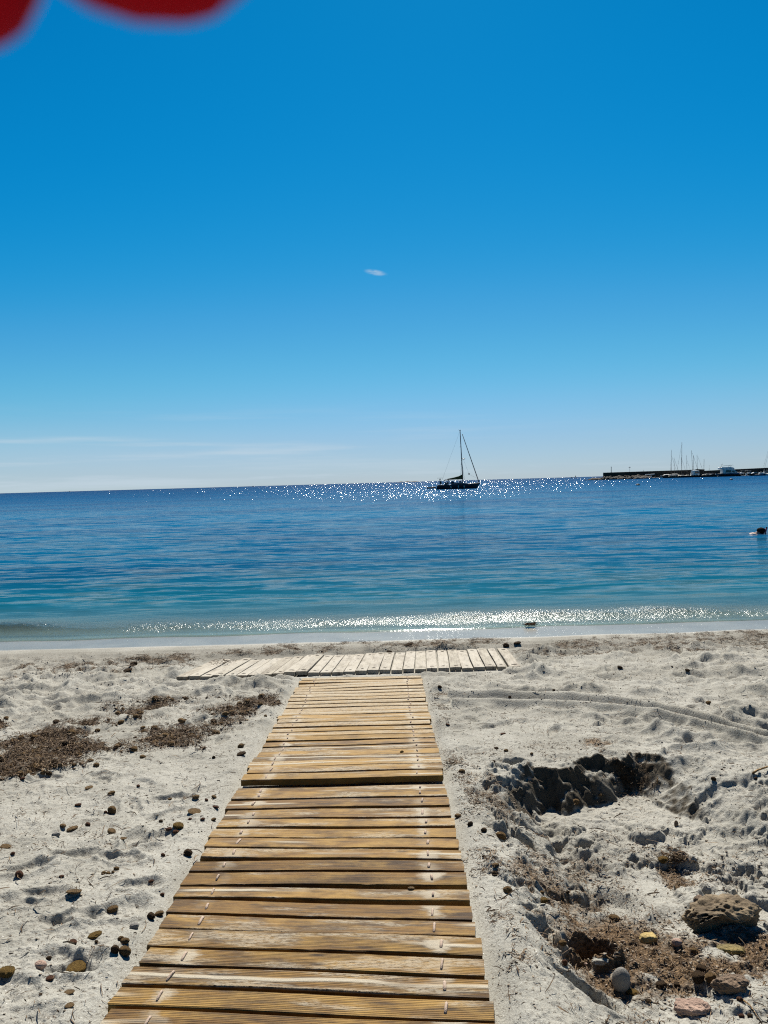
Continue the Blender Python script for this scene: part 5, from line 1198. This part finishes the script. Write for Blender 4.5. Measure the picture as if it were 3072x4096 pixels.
# --- far off on the horizon
def far_sea(px, dist): d = ray(px, 1973.3 - .0283 * px); return Vector((d[0] / d[1] * dist, dist, 0))
fs = far_sea(2303, 1600); t = thing('sailboat', 'tiny sailing boat far out near the horizon beside the breakwater head', 'sailboat', fs)
MB().loft(hull_sections(6, 2, .9, .8, n=8), False, False).build('hull', M_HULL_D, t, True)
MB().tube([(0.3, 0, .8), (.3, 0, 6.3)], .09, 5).build('mast', M_SPAR, t)
MB().add([(.15, 0, 1.4), (-2.2, .3, 1.4), (.15, 0, 5.9), (.1, .05, 1.4)], [(0, 1, 2), (3, 2, 1)]).build('sail', M_SPAR, t)
fs = far_sea(2287, 1700); t = thing('motorboat', 'tiny low motor boat far out beside the tiny sailing boat', 'motorboat', fs)
hull_parts(t, 7.0, 2.2, 1.2, .9, M_HULL_D, M_SPAR, n=8); MB().box((-.4, 0, 1.7), (2.0, 1.6, 1.2), taper=.7).build('cabin', M_SPAR, t)
for px, dist, w, h, lab in ((279, 3000, 3.0, 3.4, 'tiny dark boat on the horizon far from everything'), (1012, 2600, 3.4, 3.6, 'tiny dark dot of a boat on the horizon before the glitter')):
    t = thing('motorboat', lab, 'motorboat', far_sea(px, dist)); hull_parts(t, w * 1.6, 2, 1.2, 1.0, M_HULL_D, M_SPAR, n=8); MB().box((0, 0, 2.2), (w * .55, 1.4, h - 1.0), taper=.8).build('cabin', M_SPAR, t)
P = far_sea(1633, 5200); mb = MB(); v, f = [], []
xs = np.linspace(-82, 88, 40); hs = (1.5 + 5.0 * np.exp(-((xs + 50) / 14) ** 2) + 6.5 * np.exp(-((xs + 5) / 16) ** 2) + 4 * np.exp(-((xs - 45) / 20) ** 2)) * np.clip(1 - (np.abs(xs) / 90) ** 6, 0, 1) + .3
o = MB().loft([[(x, -30, -1), (x, -14, h * .7), (x, 0, h), (x, 14, h * .7), (x, 30, -1)] for x, h in zip(xs, hs)], False, False).build('island', M_BOULDER); o.location = P
tag(o, 'low dark islet on the horizon beside the anchored yacht', 'island', kind='structure')

# --- buoys and weed in the water
for px, py, s, lab in ((2552, 1941.5, .42, 'dark mooring buoy in front of the boulder mound'), (2925, 1919.3, .48, 'dark mooring buoy in front of the motor yacht')):
    p = on_sea(px, py); t = thing('buoy', lab, 'buoy', p, group='mooring buoys off the quay')
    MB().ball((0, 0, .08), (s, s, s * .62), 12, 8).build('float', M_BLACK, t, True); MB().tube([(0, 0, s * .6), (0, 0, s * .6 + .16)], .05, 6).build('mooring_eye', M_SPAR, t)
p = on_sea(2120, 2500, 0.03); r = np.random.default_rng(31); mb = MB()
for k in range(45):
    q = Vector((r.normal(0, .05), r.normal(0, .03), abs(r.normal(.004, .008)))) + p; a = r.uniform(0, 6.28); l = r.uniform(.04, .12); tv = Vector((math.cos(a), math.sin(a), r.uniform(-.2, .2)))
    mb.tube([q - tv * l / 2, q + Vector((0, 0, .01)), q + tv * l / 2], [.004, .007, .003], 4)
tag(mb.build('seaweed_clump', M_DARK, smooth=True), 'dark clump of seaweed stranded in the shallow edge of the sea', 'seaweed')

# ================================================================== PEOPLE
def skin_body(name, pts, edges, mat, root_i=0, sub=2):
    me = bpy.data.meshes.new(name); me.from_pydata([p[:3] for p in pts], edges, [])
    o = bpy.data.objects.new(name, me); COL.objects.link(o); me.materials.append(mat)
    md = o.modifiers.new('Skin', 'SKIN'); md.use_smooth_shade = True
    for i, p in enumerate(pts):
        sv = me.skin_vertices[0].data[i]; sv.radius = (p[3], p[4] if len(p) > 4 else p[3]); sv.use_root = (i == root_i)
    s = o.modifiers.new('Subdivision', 'SUBSURF'); s.levels = sub; s.render_levels = sub
    return o
M_SKIN = weathered('skin', (0.30, 0.185, 0.145), (0.25, 0.15, 0.115), 8, 0.6, 0.3)
M_HAIR = weathered('black_hair', (0.010, 0.008, 0.007), (0.018, 0.013, 0.011), 20, 0.9, 0.05)
M_SNORK = weathered('pink_plastic', (0.62, 0.10, 0.16), (0.50, 0.07, 0.12), 8, 0.4, 0.4)
# swimmer lying prone, head to the right, body trailing under the water
SW = on_sea(3031, 2134.0)
pts = [(-.62, .22, -.30, .13, .10), (-.42, .15, -.24, .13, .10), (-.20, .06, -.09, .16, .10), (-.08, .01, -.02, .10, .075), (.02, 0, .00, .062, .06), (.07, 0, .03, .085, .085), (.13, .0, .05, .095, .098), (.19, 0, .04, .075, .08),
       (-.16, -.13, -.03, .058), (-.06, -.30, -.13, .043), (.12, -.36, -.20, .034), (.20, -.37, -.21, .03, .016),
       (-.10, .22, -.06, .058), (.06, .34, -.15, .043), (.24, .38, -.21, .034), (.32, .39, -.22, .03, .016),
       (-.75, .16, -.34, .085), (-1.12, .24, -.40, .06), (-1.50, .34, -.45, .042), (-1.66, .38, -.47, .035, .018),
       (-.70, .33, -.34, .085), (-1.05, .46, -.42, .06), (-1.42, .58, -.46, .042), (-1.58, .63, -.48, .035, .018)]
E_ = [(0, 1), (1, 2), (2, 3), (3, 4), (4, 5), (5, 6), (6, 7), (2, 8), (8, 9), (9, 10), (10, 11), (2, 12), (12, 13), (13, 14), (14, 15), (0, 16), (16, 17), (17, 18), (18, 19), (0, 20), (20, 21), (21, 22), (22, 23)]
pe = skin_body('person', pts, E_, M_SKIN); pe.location = SW + Vector((0, 0, .015))
tag(pe, 'dark haired snorkeller floating face down with pink snorkel, only head and shoulder showing', 'person')
v, f = ico(3); v = v * (1 + .10 * n3(v, 3, 600, 3))[:, None]
keep = f
hr_ = link('hair', mesh('hair', v * np.array((.142, .125, .112)), f, True), M_HAIR, pe); hr_.location = (.115, 0.0, .080)
MB().ball((-.005, -.01, .085), (.055, .05, .032), 10, 7).build('hair_bun', M_HAIR, hr_, True)
sn = MB().tube([(.235, -.03, -.04), (.245, -.05, .05), (.262, -.055, .13), (.272, -.055, .165)], [.018, .023, .024, .024], 8).build('snorkel', M_SNORK, pe, True)
MB().tube([(.272, -.055, .165), (.281, -.055, .205)], [.026, .025], 8).build('snorkel_tip', M_BLACK, sn, True)
MB().tube([(.03, -.09, .06), (.10, -.118, .075), (.18, -.10, .06)], .012, 5).build('mask_strap', M_BLACK, pe, True)

# the photographer's hand, reaching over the lens from behind; two fingertips hang into view
M_FINGER = Mat('backlit_finger_skin')
c = M_FINGER.coord(); f_ = M_FINGER.noise(c, 60.0, 3, 0.6)
M_FINGER.fin(M_FINGER.mix(f_, (0.300, 0.0040, 0.0100, 1), (0.240, 0.0030, 0.0075, 1)), 0.8, spec=0.02)  # red of light shining through the flesh, put into the base colour
b_ = M_FINGER.b; b_.inputs['Subsurface Weight'].default_value = 0.0; b_.inputs['Subsurface Radius'].default_value = (0.010, 0.0020, 0.0012); b_.inputs['Subsurface Scale'].default_value = 0.6
CO = Vector((0, 0, CAM_H))
def cam_pt(px, py, y): return at_y(px, py, y)
t1 = cam_pt(475, 100, .047) - CO; t2 = cam_pt(-530, 200, .047) - CO
pts, E_ = [], []
def P_(x, y, z, *r): pts.append((x, y, z) + r); return len(pts) - 1
def chain(ids):
    for a, b in zip(ids, ids[1:]): E_.append((a, b))
w0 = P_(-.075, -.105, .070, .026, .019)
palm = P_(-.045, -.055, .085, .036, .015)
fa2 = P_(-.110, -.19, -.02, .030, .026); fa1 = P_(-.155, -.30, -.20, .040, .038)
chain([palm, w0, fa2, fa1])
def finger(kn, mid_, tip, r0):
    k = P_(*kn, r0 * 1.25); m1 = P_(*mid_, r0 * 1.05); tv = Vector(tip); m2 = P_(*(Vector(mid_).lerp(tv, .55)), r0); e = P_(*tip, r0 * .98)
    chain([palm, k, m1, m2, e]); return e
finger((-.010, -.010, .095), (-.006, .038, .082), tuple(t1), .0096)
finger((-.029, -.008, .096), (-.027, .040, .080), tuple(t2), .0118)
finger((-.048, -.012, .093), (-.047, .032, .074), (-.049, .040, .046), .0078)
finger((-.065, -.022, .088), (-.068, .014, .070), (-.070, .022, .048), .0068)
th = P_(-.020, -.075, .070, .014); th2 = P_(.006, -.060, .052, .0105); th3 = P_(.020, -.045, .036, .0095); th4 = P_(.026, -.035, .026, .008)
chain([w0, th, th2, th3, th4])
hand = skin_body('person', pts, E_, M_FINGER.m, palm, 2); hand.location = CO
tag(hand, 'out of focus red fingertips of the photographer poking into the upper corner', 'person')
